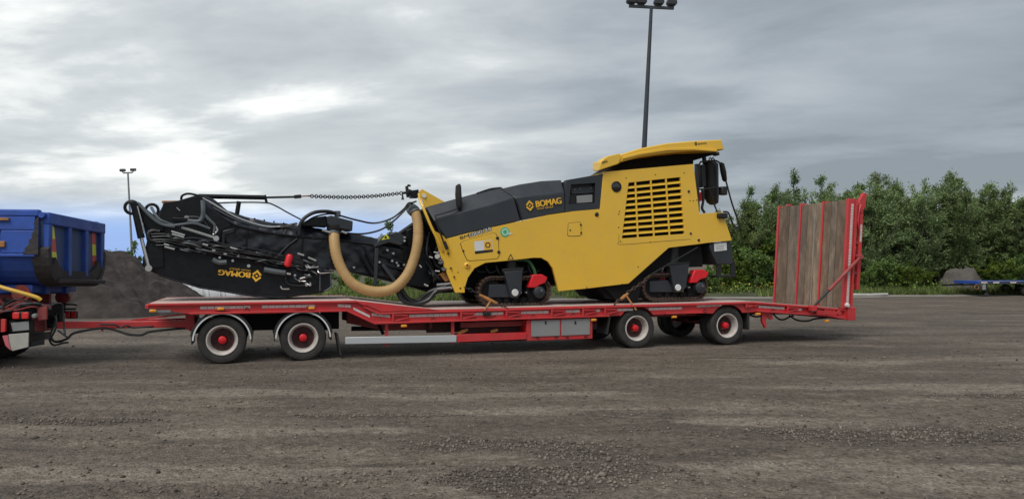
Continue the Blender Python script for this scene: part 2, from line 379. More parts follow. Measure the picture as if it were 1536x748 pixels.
def build_ground():
    xs = axis(-10, 11, .055, 4000); ys = axis(4.4, 17.5, .055, 4000)
    X, Y = np.meshgrid(xs, ys); Z = ground_h(X, Y); g = gravel_mask(X, Y)
    nx, ny = len(xs), len(ys); co = np.stack([X, Y, Z], -1).reshape(-1, 3).astype(np.float32)
    i = np.arange(nx*ny).reshape(ny, nx); q = np.stack([i[:-1, :-1], i[:-1, 1:], i[1:, 1:], i[1:, :-1]], -1).reshape(-1, 4)
    me = bpy.data.meshes.new('ground'); me.vertices.add(len(co)); me.vertices.foreach_set('co', co.ravel())
    me.loops.add(q.size); me.loops.foreach_set('vertex_index', q.ravel().astype(np.int32))
    me.polygons.add(len(q)); me.polygons.foreach_set('loop_start', np.arange(0, q.size, 4, dtype=np.int32))
    me.polygons.foreach_set('use_smooth', np.ones(len(q), bool)); me.update()
    at = me.attributes.new('gravel', 'FLOAT', 'POINT'); at.data.foreach_set('value', g.ravel().astype(np.float32))
    at = me.attributes.new('pale', 'FLOAT', 'POINT'); at.data.foreach_set('value', (pale_mask(X, Y)*(1-g)).ravel().astype(np.float32))
    m = bpy.data.materials.new('gravel_yard'); m.use_nodes = True; nt = m.node_tree; N = nt.nodes.new; lk = nt.links.new; b = nt.nodes['Principled BSDF']
    b.inputs['Roughness'].default_value = .92; b.inputs['Specular IOR Level'].default_value = .25
    tc = N('ShaderNodeTexCoord')
    def noise(sc, det, rough=.6, st=(1, 1, 1), rot=0):
        mp = N('ShaderNodeMapping'); lk(tc.outputs['Object'], mp.inputs[0]); mp.inputs['Scale'].default_value = st; mp.inputs['Rotation'].default_value = (0, 0, R(rot))
        n = N('ShaderNodeTexNoise'); lk(mp.outputs[0], n.inputs[0]); n.inputs['Scale'].default_value = sc; n.inputs['Detail'].default_value = det; n.inputs['Roughness'].default_value = rough; return n.outputs[0]
    def rng_(v, a, b_, c, d):
        q = N('ShaderNodeMapRange'); lk(v, q.inputs[0])
        for k, z in enumerate((a, b_, c, d)): q.inputs[k+1].default_value = z
        return q.outputs[0]
    def mix(f, a, c, t='MIX'):
        q = N('ShaderNodeMix'); q.data_type = 'RGBA'; q.blend_type = t
        lk(f, q.inputs[0]) if not isinstance(f, float) else setattr(q.inputs[0], 'default_value', f)
        for k, z in ((6, a), (7, c)):
            if isinstance(z, tuple): q.inputs[k].default_value = (*z, 1)
            else: lk(z, q.inputs[k])
        return q.outputs[2]
    streak = noise(.55, 7, .62, (.35, 1.7, 1), -8)
    c = mix(rng_(streak, .36, .62, 0, 1), (.094, .077, .062), (.158, .132, .106))
    blot = noise(.62, 9, .7, (.55, 1.3, 1), -12)
    c = mix(rng_(blot, .52, .62, 0, .62), c, (.225, .190, .150))
    pit = noise(2.6, 9, .72, (.45, 1.6, 1), -6)
    c = mix(rng_(pit, .53, .66, 0, .62), c, (.064, .052, .043))
    pal = N('ShaderNodeAttribute'); pal.attribute_name = 'pale'
    pf = N('ShaderNodeMath'); pf.operation = 'MULTIPLY'; lk(pal.outputs['Fac'], pf.inputs[0]); lk(rng_(noise(3.5, 8, .7, (.6, 1.4, 1)), .32, .55, .25, .85), pf.inputs[1])
    c = mix(pf.outputs[0], c, (.228, .195, .158))
    gat = N('ShaderNodeAttribute'); gat.attribute_name = 'gravel'
    gn = noise(26, 3)
    gf = N('ShaderNodeMath'); gf.operation = 'MULTIPLY'; lk(gat.outputs['Fac'], gf.inputs[0]); lk(rng_(gn, .3, .6, .55, 1.), gf.inputs[1])
    c = mix(gf.outputs[0], c, (.088, .071, .058))
    vo = N('ShaderNodeTexVoronoi'); lk(tc.outputs['Object'], vo.inputs[0]); vo.inputs['Scale'].default_value = 40.
    sp = rng_(vo.outputs['Color'], 0, 1, .66, 1.34)
    sm = N('ShaderNodeVectorMath'); sm.operation = 'SCALE'; lk(c, sm.inputs[0]); lk(sp, sm.inputs['Scale'])
    f2 = noise(9, 8, .7); sm2 = N('ShaderNodeVectorMath'); sm2.operation = 'SCALE'; lk(sm.outputs[0], sm2.inputs[0]); lk(rng_(f2, .3, .7, .58, 1.4), sm2.inputs['Scale'])
    lk(sm2.outputs[0], b.inputs['Base Color'])
    add = N('ShaderNodeMath'); add.operation = 'ADD'; lk(rng_(vo.outputs['Distance'], 0, .6, 1, 0), add.inputs[0]); lk(noise(7, 8, .7), add.inputs[1])
    bp = N('ShaderNodeBump'); lk(add.outputs[0], bp.inputs['Height']); bp.inputs['Strength'].default_value = .75; bp.inputs['Distance'].default_value = .022; lk(bp.outputs[0], b.inputs['Normal'])
    me.materials.append(m); o = bpy.data.objects.new('ground', me); COL.objects.link(o); tag(o, 'brown compacted gravel yard with worn tracks', 'ground', kind='structure')
    # loose stones
    n = 130000; r = rng.random((n, 4)); zz = 5.2*(4.2**(r[:, 0])); xx = (r[:, 1]-.5)*1.5*zz
    keep = r[:, 2] < (.05+.95*gravel_mask(xx, zz)**1.2); xx, zz = xx[keep][:45000], zz[keep][:45000]; n = len(xx)
    base = np.array([(1, 0, 0), (0, 1, 0), (-1, 0, 0), (0, -1, 0), (0, 0, .75), (0, 0, -.6)]); fc = np.array([(0, 1, 4), (1, 2, 4), (2, 3, 4), (3, 0, 4), (1, 0, 5), (2, 1, 5), (3, 2, 5), (0, 3, 5)])
    sz = (.0042+.0085*rng.random(n)**2.4*1.6)*(1+.5*rng.random(n)); sz[rng.random(n) < .010] *= 2.0
    V = base[None]*(.65+.7*rng.random((n, 6, 1))); an = rng.random(n)*6.28; ca, sa = np.cos(an), np.sin(an)
    V = np.stack([V[..., 0]*ca[:, None]-V[..., 1]*sa[:, None], V[..., 0]*sa[:, None]+V[..., 1]*ca[:, None], V[..., 2]], -1)*sz[:, None, None]
    V += np.stack([xx, zz, ground_h(xx, zz)+sz*.25], -1)[:, None]
    mesh_tris('gravel_stones', V.reshape(-1, 3), (fc[None]+6*np.arange(n)[:, None, None]).reshape(-1, 3), stone_mat(), 'loose grey and brown stones scattered over the yard', 'gravel', 'stuff')
def mesh_tris(name, V, F_, mt, label=None, cat=None, kind=None, parent=None, smooth=False):
    me = bpy.data.meshes.new(name); k = F_.shape[1]
    me.vertices.add(len(V)); me.vertices.foreach_set('co', V.astype(np.float32).ravel())
    me.loops.add(F_.size); me.loops.foreach_set('vertex_index', F_.astype(np.int32).ravel())
    me.polygons.add(len(F_)); me.polygons.foreach_set('loop_start', np.arange(0, F_.size, k, dtype=np.int32))
    if smooth: me.polygons.foreach_set('use_smooth', np.ones(len(F_), bool))
    me.update(); me.validate(); me.materials.append(mt)
    o = bpy.data.objects.new(name, me); COL.objects.link(o)
    if parent: o.parent = parent
    return tag(o, label, cat, kind=kind)
def island_mat(name, cols, rough=.8, trans=0., lo=.6, hi=1.5):
    m = bpy.data.materials.new(name); m.use_nodes = True; nt = m.node_tree; N = nt.nodes.new; lk = nt.links.new; b = nt.nodes['Principled BSDF']
    b.inputs['Roughness'].default_value = rough; b.inputs['Specular IOR Level'].default_value = .3
    ge = N('ShaderNodeNewGeometry'); rp = N('ShaderNodeValToRGB'); lk(ge.outputs['Random Per Island'], rp.inputs[0]); e = rp.color_ramp.elements
    for i, c in enumerate(cols):
        q = e[i] if i < 2 else e.new(.5)
        q.position = i/(len(cols)-1); q.color = (*c, 1)
    tc = N('ShaderNodeTexCoord'); n = N('ShaderNodeTexNoise'); lk(tc.outputs['Object'], n.inputs[0]); n.inputs['Scale'].default_value = .9; n.inputs['Detail'].default_value = 3
    mr = N('ShaderNodeMapRange'); lk(n.outputs[0], mr.inputs[0]); mr.inputs[1].default_value = .3; mr.inputs[2].default_value = .7; mr.inputs[3].default_value = lo; mr.inputs[4].default_value = hi
    oi = N('ShaderNodeObjectInfo'); hs = N('ShaderNodeHueSaturation'); lk(rp.outputs[0], hs.inputs['Color'])
    for nm_, lo_, hi_ in (('Hue', .485, .52), ('Value', .78, 1.3), ('Saturation', 1.1, .85)):
        q = N('ShaderNodeMapRange'); lk(oi.outputs['Random'], q.inputs[0]); q.inputs[3].default_value = lo_; q.inputs[4].default_value = hi_
        if nm_ != 'Hue' or 'stone' not in name: lk(q.outputs[0], hs.inputs[nm_])
    s = N('ShaderNodeVectorMath'); s.operation = 'SCALE'; lk(hs.outputs[0], s.inputs[0]); lk(mr.outputs[0], s.inputs['Scale']); lk(s.outputs[0], b.inputs['Base Color'])
    if trans:
        t = N('ShaderNodeBsdfTranslucent'); lk(s.outputs[0], t.inputs[0]); ms = N('ShaderNodeMixShader'); ms.inputs[0].default_value = trans
        lk(b.outputs[0], ms.inputs[1]); lk(t.outputs[0], ms.inputs[2]); lk(ms.outputs[0], nt.nodes['Material Output'].inputs[0])
    return m
def stone_mat(): return island_mat('stone_mix', [(.050, .041, .034), (.205, .170, .138), (.100, .082, .068)], .9, lo=.75, hi=1.25)
build_ground()

# ================================================================== LOW-LOADER TRAILER
TR = empty('lowloader_trailer', (TF.O[0], TF.O[1], 0), TF.a)
tag(TR, 'long red four-axle low-loader trailer with raised timber ramp carrying the yellow machine', 'trailer')
def zt(u):      # top of the near side rail
    if u < 2.3: return 1.065
    if u < 2.75: return 1.065-(u-2.3)/.45*.205
    if u < 10.85: return .86+(u-2.75)*.0068
    return .915-(u-10.85)*.082
def zb(u):
    if u < -.55: return .975-(u+1.2)/.65*.095
    if u < 2.12: return .875
    if u < 2.62: return .875-(u-2.12)/.5*.245
    if u < 10.85: return .63+(u-2.62)*.0085
    return .70-(u-10.85)*.075
def rail(u0, u1, n, v0, v1, top=(0, 0), name='side_rail'):
    pass
arch = lambda cu, r: [(cu+r*math.cos(t), .41+r*math.sin(t)) for t in np.linspace(math.pi*.80, math.pi*.20, 11)]
def rail_poly(lo, hi):
    us = [-1.2, -.55, 2.12, 2.3, 2.62, 2.75, 5, 7, 9.6]
    top = [(-1.2, zt(-1.2)), (2.3, 1.065), (2.75, .86), (10.85, zt(10.85)), (13.55, zt(13.55))]
    bot = [(13.55, zb(13.55)), (10.95, .692)]+arch(10.24, .455)[::-1]+[(9.55, zb(9.5))]+[(8.75, zb(8.75))]+arch(8.06, .455)[::-1]+[(7.5, zb(7.5)), (2.62, .63), (2.12, .875), (-.55, .875), (-1.05, .97), (-1.2, .985)]
    return top+bot
for y0, y1, nm in ((.03, .06, 'side_rail'), (2.44, 2.47, 'side_rail')):
    MB().prism(rail_poly(0, 0), y0, y1).build(nm, M_RED, TR)
def flange(pts, y0, y1, name, h=.03):
    mb = MB()
    for (a, b), (c, d) in zip(pts[:-1], pts[1:]):
        mb.add([(a, y0, b), (c, y0, d), (c, y1, d), (a, y1, b), (a, y0, b-h), (c, y0, d-h), (c, y1, d-h), (a, y1, b-h)], [(0,1,2,3),(7,6,5,4),(0,4,5,1),(1,5,6,2),(2,6,7,3),(3,7,4,0)])
    return mb.build(name, M_RED, TR, bevel=.004)
for y0, y1 in ((-.03, .028), (2.472, 2.53)):
    flange([(-1.2, 1.068), (2.3, 1.068), (2.46, 1.0)], y0, y1, 'upper_flange', .035)
    flange([(2.42, .965), (2.66, .845), (2.75, .835), (10.85, .905), (13.3, .70)], y0, y1, 'upper_flange', .028)
    flange([(-.55, .905), (2.12, .905), (2.62, .66), (7.4, .70)], y0, y1, 'lower_flange', .035)
    flange([(10.95, .725), (13.3, .55)], y0, y1, 'lower_flange', .03)
    flange([(8.7, .715), (9.6, .722)], y0, y1, 'lower_flange', .03)
# plain slope panel inboard of the drop
MB().prism([(2.32, 1.06), (3.85, .868), (2.75, .858)], .005, .028).build('drop_panel', M_RED, TR)
# body of the front platform and its nose
MB().box((-1.2, .06, .985), (2.28, 2.44, 1.04)).build('platform_plate', M_REDD, TR)
MB().prism([(-1.25, 1.05), (-1.2, 1.05), (-1.2, .985), (-1.25, .985)], 0, 2.5).build('front_beam', M_RED, TR)
MB().prism([(2.28, .985), (2.28, 1.04), (3.7, .845), (3.7, .79)], .06, 2.44).build('ramp_plate', M_REDD, TR)
MB().prism([(2.9, .80), (2.9, .84), (10.85, .89), (13.4, .685), (13.4, .645), (10.85, .85)], .06, .92).build('low_deck_plate', M_REDD, TR)
MB().prism([(2.9, .80), (2.9, .84), (10.85, .89), (13.4, .685), (13.4, .645), (10.85, .85)], 1.58, 2.44).build('low_deck_plate', M_REDD, TR)
MB().prism([(3.6, .74), (3.6, .78), (10.85, .83), (13.4, .63), (13.4, .59), (10.85, .79)], .92, 1.58).build('deck_well_plate', M_REDD, TR)
for v in (.72, 1.64):
    MB().prism([(2.2, .95), (2.2, .60), (2.9, .44), (7.4, .44), (7.6, .58), (11, .58), (13.2, .56), (13.2, .62), (10.8, .8), (3.4, .74)], v, v+.14).build('chassis_beam', M_REDD, TR)
for u in (3.4, 4.4, 5.4, 6.4, 7.3, 9.15, 11.4):
    MB().box((u, .10, .66), (u+.08, 2.40, .75)).build('cross_member', M_REDD, TR)
# deck boards
def boards(x0, z0, x1, z1, spans, nm='deck_board', nb=4):
    Lg = math.hypot(x1-x0, z1-z0); ang = math.atan2(z1-z0, x1-x0)
    for a, b in spans:
        w = (b-a)/nb; me = None
        for k in range(nb):
            if me is None:
                o = MB().box((0, 0, 0), (Lg-.01, w-.012, .028)).build(nm, M_DECKW, TR, bevel=.004, loc=(x0, a+k*w+.006, z0)); me = o.data
            else:
                o = bpy.data.objects.new(nm, me); COL.objects.link(o); o.parent = TR; o.location = (x0, a+k*w+.006, z0+random.uniform(-.002, .004))
            o.rotation_euler = (0, -ang, 0)
boards(-1.18, 1.042, 2.28, 1.042, [(.07, .85), (.85, 1.65), (1.65, 2.43)], nb=4)
boards(2.3, 1.040, 3.72, .852, [(.07, .9), (1.6, 2.43)])
boards(3.74, .848, 10.84, .892, [(.07, .9), (1.6, 2.43)])
boards(10.86, .892, 13.2, .705, [(.07, .9), (1.6, 2.43)])
# reflective strips: (x0, x1) in u on the rail, placed at mid-web
def pu(px): return TF.L(px, 465, 0)[0]
STR = [(300, 376), (393, 473), (507, 527), (558, 586), (614, 687), (711, 756), (782, 824), (849, 871), (895, 901), (926, 951), (974, 1024), (1046, 1084), (1139, 1178), (1197, 1204), (1218, 1227)]
for a, b in STR:
    u0, u1 = pu(a), pu(b); zf = lambda u: (zt(u)*.54+max(zb(u), .41+.47 if False else zb(u))*.46)+.004
    z0, z1 = zf(u0), zf(u1); h = .024
    if u0 > 9.4 and u1 < 10.5: z0 += .03; z1 += .045
    mb = MB(); n = max(1, int((u1-u0)/.11))
    for k in range(n):
        s0, s1 = k/n, (k+.93)/n; A, B = u0+(u1-u0)*s0, u0+(u1-u0)*s1; za, zc = z0+(z1-z0)*s0, z0+(z1-z0)*s1
        mb.prism([(A, za-h), (B, zc-h), (B, zc+h), (A, za+h)], .022, .029)
    mb.build('reflective_strip', M_REFL, TR)
u0, u1 = 2.24, 2.54
MB().prism([(u0, .945), (u1, .79), (u1, .745), (u0, .90)], .018, .029).build('reflective_strip', M_REFL, TR)
# fold-out support brackets along the rail
for px in (588, 690, 758, 826, 873, 906, 1118, 1180, 1236):
    u = pu(px); zt_, zb_ = zt(u), zb(u)
    if u > 9.5 and u < 10.9: zb_ = zt_-.16
    br = MB().box((u, -.028, zb_+.03), (u+.035, .029, zt_-.03)).build('support_bracket', M_RED, TR, bevel=.004)
    MB().bar((u+.03, -.006, zt_-.075), (u+.30, -.006, zt_-.085), .03, .03).build('bracket_arm', M_RED, br, bevel=.004)
    MB().bar((u+.05, -.006, zb_+.045), (u+.31, -.006, zb_+.10), .03, .022).build('bracket_arm', M_RED, br, bevel=.004)
for px in (370, 462, 546 if False else 650, 742, 800, 860, 950, 1058, 1160):
    u = pu(px); zc = zb(u)+.055
    if 7.55 < u < 8.6 or 9.7 < u < 10.8: continue
    MB().torus((u, .02, zc), .036, .011, 'y', 14, 6).build('lashing_ring', M_REDD, TR)
# marker lamps
def lamp(px, py, v=-.035, r=(.055, .018, .024)):
    u, _, z = TF.L(px, py, v); mb = MB()
    mb.loft([[(u+sx*r[0]*k, v-r[1]*(1-k), z+sz*r[2]*k) for sx, sz in ((-1,-.6),(-.6,-1),(.6,-1),(1,-.6),(1,.6),(.6,1),(-.6,1),(-1,.6))] for k in (.6, .9, 1.0)])
    mb.box((u-r[0]*.9, v, z-r[2]*.9), (u+r[0]*.9, v+.06, z+r[2]*.9))
    return mb.build('marker_lamp', M_ORANGE, TR)
for px, py in ((229, 466), (331, 463), (467, 462), (606, 488.5), (891, 479.5), (1012, 475), (1138, 470.5), (1241, 481)): lamp(px, py)
# bracket at the nose
MB().box((-1.13, .02, .915), (-.85, .06, .955)).build('nose_bracket', M_GREY, TR)
# wheels
WR = .41
def tyre_prof(w):
    h = w/2; p = [(.262, -h*.8), (.30, -h*.98), (.35, -h*1.0), (.385, -h*.95), (.402, -h*.82), (WR, -h*.72)]
    for g in (-.42, 0, .42): p += [(WR, h*g-.014), (WR-.014, h*g-.008), (WR-.014, h*g+.008), (WR, h*g+.014)]
    p += [(r, -y) for r, y in p[:6][::-1]]; return p+[(.255, h*.5), (.255, -h*.5)]
def make_wheel(name, parent, far=False, hub=True):
    w = empty(name, (0, 0, 0)); w.parent = parent; s = -1 if far else 1
    MB().lathe([(r, y+.125) for r, y in tyre_prof(.23)] if not far else [(r, y-.125) for r, y in tyre_prof(.23)], (0, 0, 0), 44).build('tyre', M_RUB, w, smooth=30)
    MB().lathe([(r, s*.40+y) for r, y in tyre_prof(.23)], (0, 0, 0), 44).build('tyre', M_RUB, w, smooth=30)
    pr = [(.268, .018), (.262, .010), (.246, .012), (.236, .030), (.224, .05), (.222, .10), (.212, .125), (.20, .175), (.10, .180), (.10, .200), (.21, .20), (.24, .15), (.262, .06)]
    rim = MB().lathe([(r, s*y) for r, y in pr], (0, 0, 0), 40).build('rim', M_RIM, w, smooth=30)
    MB().lathe([(0.001, s*.050), (.045, s*.052), (.066, s*.066), (.072, s*.10), (.074, s*.18), (.001, s*.18)], (0, 0, 0), 24, closed=False).build('hub', M_COVR, w, smooth=40)
    MB().lathe([(.196, s*.168), (.19, s*.160), (.085, s*.158), (.08, s*.176)], (0, 0, 0), 32, closed=False).build('hub_flange', M_HUBD, w)
    mb = MB()
    for k in range(10):
        t = k*2*math.pi/10+.2; x, z = .128*math.cos(t), .128*math.sin(t)
        mb.cyl((x, s*.122, z), (x, s*.162, z), .015, 6)
    tag(mb.build('wheel_nuts', M_CHAIN, w), kind='stuff')
    return w
wn = make_wheel('wheel', TR); wf = make_wheel('wheel', TR, far=True)
for i, u in enumerate((-.025, 1.35, 8.06, 10.24)):
    a = wn if i == 0 else copy_tree(wn, TR); a.location = (u, .03, WR-.008)
    b = wf if i == 0 else copy_tree(wf, TR); b.location = (u, 2.47, WR-.008)
    for q in (a, b): q.rotation_euler = (0, random.uniform(0, 6), 0)
    MB().cyl((u, .2, WR), (u, 2.3, WR), .062, 14).build('axle', M_REDD, TR)
    MB().lathe([(.19, 0), (.19, .16), (.06, .16), (.06, 0)], (u, .62, WR), 24).build('brake_drum', M_DARK, TR)
    for v in (.80, 1.70):
        MB().prism([(u-.5, .50), (u-.1, .545), (u+.1, .545), (u+.5, .50), (u+.5, .47), (u+.1, .50), (u-.1, .50), (u-.5, .47)], v-.035, v+.035).build('leaf_spring', M_DARK, TR)
        MB().cyl((u+.28, v, .44), (u+.28, v, .60), .085, 14).build('air_bag', M_RUB, TR)
# front bogie
BG = MB().box((-.62, .74, .52), (2.0, .86, .70)).build('bogie_frame', M_RED, TR, bevel=.01)
MB().box((-.62, 1.64, .52), (2.0, 1.76, .70)).build('bogie_frame', M_RED, TR, bevel=.01)
for u in (-.62, .6, 1.88): MB().box((u, .86, .53), (u+.12, 1.64, .69)).build('bogie_cross_beam', M_RED, TR, bevel=.01)
MB().box((-.68, .70, .55), (-.52, 1.80, .86)).build('drawbar_mount', M_RED, TR, bevel=.01)
MB().lathe([(.62, .70), (.62, .76), (.66, .76), (.66, .84), (.62, .84), (.62, .90), (.5, .90), (.5, .70)], (.66, 1.25, 0), 40, 'z').build('turntable', M_REDD, TR)
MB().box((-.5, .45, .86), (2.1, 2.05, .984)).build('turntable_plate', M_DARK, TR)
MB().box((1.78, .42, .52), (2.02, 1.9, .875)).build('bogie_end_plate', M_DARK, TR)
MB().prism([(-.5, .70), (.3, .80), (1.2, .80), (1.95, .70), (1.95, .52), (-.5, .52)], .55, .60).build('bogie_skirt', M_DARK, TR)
# mudguards
for u in (-.025, 1.35):
    T_ = np.linspace(R(-6), R(186), 26); q = []
    for t in T_: q.append((u+.505*math.cos(t), .40+.505*math.sin(t)))
    for t in T_[::-1]: q.append((u+.485*math.cos(t), .40+.485*math.sin(t)))
    g_ = MB().prism(q, .012, .55).build('mudguard', M_FLAP, TR)
    q = [(u+.487*math.cos(t), .40+.487*math.sin(t)) for t in T_[1:-1]]+[(u+.462*math.cos(t), .40+.462*math.sin(t)) for t in T_[1:-1][::-1]]
    MB().prism(q, -.002, .016).build('white_trim', M_WHITE, g_)
    q = [(u+.53*math.cos(t), .40+.53*math.sin(t)) for t in T_[2:-2]]+[(u+.506*math.cos(t), .40+.506*math.sin(t)) for t in T_[2:-2][::-1]]
    MB().prism(q, .03, .10).build('guard_edge', M_FLAP, g_)
    g2 = dup(g_, 0, 1.94, 0)
MB().prism([(1.93, .46), (1.97, .46), (2.03, .06), (2.0, .06)], .03, .42).build('mudflap', M_FLAP, TR)
MB().prism([(10.74, .70), (10.80, .70), (10.80, .30), (10.76, .30)], .05, .55).build('mudflap', M_FLAP, TR)
MB().prism([(7.42, .70), (7.47, .70), (7.40, .30), (7.36, .30)], .05, .55).build('mudflap', M_FLAP, TR)
# drawbar to the truck hitch
HITCH = TF.local((gpt(84, 13.55)[0], 13.55, .66))
db = MB()
for v in (.86, 1.64): db.bar((-.55, v, .645), (HITCH[0]+.75, HITCH[1]+(.10 if v > 1.2 else -.10), .655), .10, .125)
db.bar((HITCH[0]+.85, HITCH[1], .655), (HITCH[0], HITCH[1], .665), .16, .12)
DB = db.build('drawbar', M_RED, TR, bevel=.012)
MB().torus((HITCH[0]-.06, HITCH[1], .665), .06, .022, 'z', 18, 8).build('towing_eye', M_CHAIN, DB)
MB().bar((-.62, .9, .83), (-1.15, .98, .775), .04, .03).build('drawbar_stay', M_RED, DB)
MB().bar((-1.15, .98, .775), (-1.6, 1.05, .72), .03, .03).build('drawbar_stay', M_RED, DB)
MB().tube(spline(TF.path([(72, 498, .9), (82, 512, .9), (100, 508, .8), (112, 499, .9), (150, 492, .9), (170, 494, .9), (192, 501, .85), (212, 502, .85), (226, 497, .85), (262, 493, .85), (285, 492, .85)])), .022, 8).build('air_hose', M_HOSE, DB)
MB().tube(spline(TF.path([(85, 470, 1.0), (80, 490, .95), (74, 506, .9), (80, 517, .85), (95, 514, .85), (103, 513, .85)])), .018, 8).build('air_hose', M_HOSE, DB)
MB().tube(spline(TF.path([(150, 486, .85), (172, 487, .84), (180, 491, .84), (190, 488, .84), (200, 491, .84), (230, 489, .84)])), .016, 8).build('air_hose', M_HOSE, DB)
MB().box((TF.L(152, 490, .95)[0], .92, .54), (TF.L(155, 490, .95)[0], .98, .60)).build('hose_clip', M_RED, DB)
# side guard, valve boxes, tool boxes
g0 = TF.xz([(518, 505.5), (685, 502.3), (685, 513), (518, 516)], .02); MB().prism(g0, .02, .07).build('side_guard', M_ALU, TR, bevel=.01)
g0 = TF.xz([(686, 501.5), (790, 498.5), (790, 508.5), (686, 513)], .02); MB().prism(g0, .02, .36).build('storage_tray', M_RED, TR, bevel=.006)
for a in (580, 679): 
    u = TF.L(a, 500, .08)[0]; MB().box((u-.03, .075, .20), (u+.03, .115, zb(u)+.01)).build('guard_post', M_RED, TR)
for a in (612, 646):
    u = TF.L(a, 495, .6)[0]; MB().box((u-.03, .58, .46), (u+.03, .64, .64)).build('guard_post', M_REDD, TR)
MB().bar(TF.L(527, 492.5, .9), TF.L(700, 491, .9), .05, .085).build('under_rail', M_DARK, TR)
MB().bar(TF.L(568, 486, .5), TF.L(575, 501, .5), .05, .06).build('support_leg', M_DARK, TR)
MB().bar(TF.L(690, 487, .3), TF.L(792, 484, .3), .12, .10).build('under_rail', M_REDD, TR)
tb = TF.xz([(790, 480), (889, 476), (889, 507.5), (790, 511)], .03); TB = MB().prism(tb, .035, .60).build('tool_box', M_RED, TR, bevel=.008)
for q, kx in (([(797, 480.5), (840, 479), (840, 503.3), (797, 504.8)], 818.5), ([(842.2, 478.8), (885, 477), (885, 501.5), (842.2, 503.2)], 863)):
    d_ = MB().prism(TF.xz(q, .02), .015, .034).build('box_door', M_GREY, TB, bevel=.008)
    k_ = TF.L(kx, 483.5, .012); MB().prism([(k_[0]-.018, k_[2]-.025), (k_[0]+.018, k_[2]-.025), (k_[0]+.014, k_[2]+.03), (k_[0]-.014, k_[2]+.03)], .002, .015).build('door_latch', M_LBLK, d_)
    for e in (-1, 1):
        MB().cyl((k_[0]+e*.2, .012, k_[2]-.29), (k_[0]+e*.2+.06, .012, k_[2]-.29), .012, 8).build('door_hinge', M_CHAIN, d_)
MB().prism(TF.xz([(690, 482), (792, 478), (792, 510), (690, 514)], .45), .45, .50).build('gap_shade_panel', M_HUBD, TR)  # added dark sheet standing in for the shade between tray and rail
MB().prism(TF.xz([(640, 484), (692, 483), (692, 498), (640, 499)], .60), .62, .66).build('gap_shade_panel', M_HUBD, TR)  # second added sheet, carries the same shade on towards the guard
# lashing blocks in the tray
for px, py in ((693, 499), (697, 497), (742, 497)):
    q = TF.L(px, py, .1); MB().bar((q[0]-.07, .1, q[2]), (q[0]+.07, .16, q[2]+.03), .04, .05).build('stored_tensioner', M_ORUST, TR)
# under-rear gear
hk = MB().prism(TF.xz([(1143, 467), (1158, 468), (1160, 478), (1156, 479), (1152, 476), (1149, 480), (1150, 490), (1148, 492), (1143, 482)], .05), .05, .11).build('locking_hook', M_RED, TR, bevel=.006)
MB().cyl(TF.L(1152, 473, .03), TF.L(1152, 473, .16), .025, 10).build('hook_pin', M_REDD, hk)
for p in ([(1160, 471, .4), (1168, 478, .4), (1176, 479, .4), (1184, 475, .4), (1190, 473, .4)], [(1184, 473, .3), (1196, 480, .3), (1212, 481, .3), (1222, 478, .3), (1240, 476, .3)], [(1110, 466, .5), (1130, 474, .4), (1140, 474, .4), (1150, 470, .4)]):
    MB().tube(spline(TF.path(p)), .02, 8).build('brake_hose', M_HOSE, TR)
MB().box((13.3, .0, .46), (13.44, 2.5, .72)).build('rear_beam', M_RED, TR, bevel=.01)
MB().box((13.36, -.05, .45), (13.58, .03, .75)).build('rear_end_plate', M_RED, TR, bevel=.01)
MB().box((13.36, 2.47, .45), (13.58, 2.55, .75)).build('rear_end_plate', M_RED, TR, bevel=.01)
MB().cyl((13.12, -.045, .63), (13.12, .03, .63), .055, 18).build('hinge_boss', M_RED, TR, bevel=.006)
MB().bar((12.5, -.03, .66), (13.05, -.03, .60), .03, .10).build('ramp_link', M_RED, TR)
MB().bar((12.75, -.03, .60), (13.3, -.03, .50), .03, .05).build('ramp_link', M_RED, TR)
MB().lathe([(.001, -.06), (.04, -.055), (.052, -.03), (.052, .03), (.001, .03)], (13.34, -.03, .80), 20, closed=False).build('work_lamp', M_WHITE, TR)
# the raised ramp
RU0, RU1 = 13.27, 13.43; RZ0, RZ1 = .72, 3.235
def ru(z): return RU0+(z-RZ0)/(RZ1-RZ0)*(RU1-RU0)
RAMP = MB()
for v0, v1 in ((-.02, .05), (.80, .85), (1.60, 1.65), (2.45, 2.52)):
    RAMP.prism([(ru(RZ0)-.03, RZ0), (ru(RZ1)-.03, RZ1), (ru(RZ1)+.16, RZ1), (ru(RZ0)+.16, RZ0)], v0, v1)
for z in (RZ0+.02, 1.3, 1.95, 2.6, RZ1-.12): RAMP.box((ru(z)+.05, .05, z), (ru(z)+.14, .80, z+.09)).box((ru(z)+.05, .85, z), (ru(z)+.14, 1.60, z+.09)).box((ru(z)+.05, 1.65, z), (ru(z)+.14, 2.45, z+.09))
RAMP = RAMP.build('ramp', M_RED, TR, bevel=.006)
tilt = math.atan2(RU1-RU0, RZ1-RZ0)
WOODS = [mat('ramp_timber_'+n_, c_, .86, var=.38, vscale=3., stretch=(2.6, 2.6, .8), rnd=.2, bump=1., bscale=8, dirt=(d_, .8, 1.6)) for n_, c_, d_ in (('brown', (.215, .150, .100), (.075, .056, .044)), ('grey', (.235, .185, .138), (.095, .075, .06)), ('tan', (.31, .235, .158), (.13, .098, .07)), ('pale', (.40, .36, .31), (.18, .15, .12)))]
sect = [(.055, .345), (.35, .54), (.545, .795), (.855, 1.07), (1.075, 1.135), (1.14, 1.36), (1.365, 1.595), (1.655, 2.05), (2.055, 2.445)]
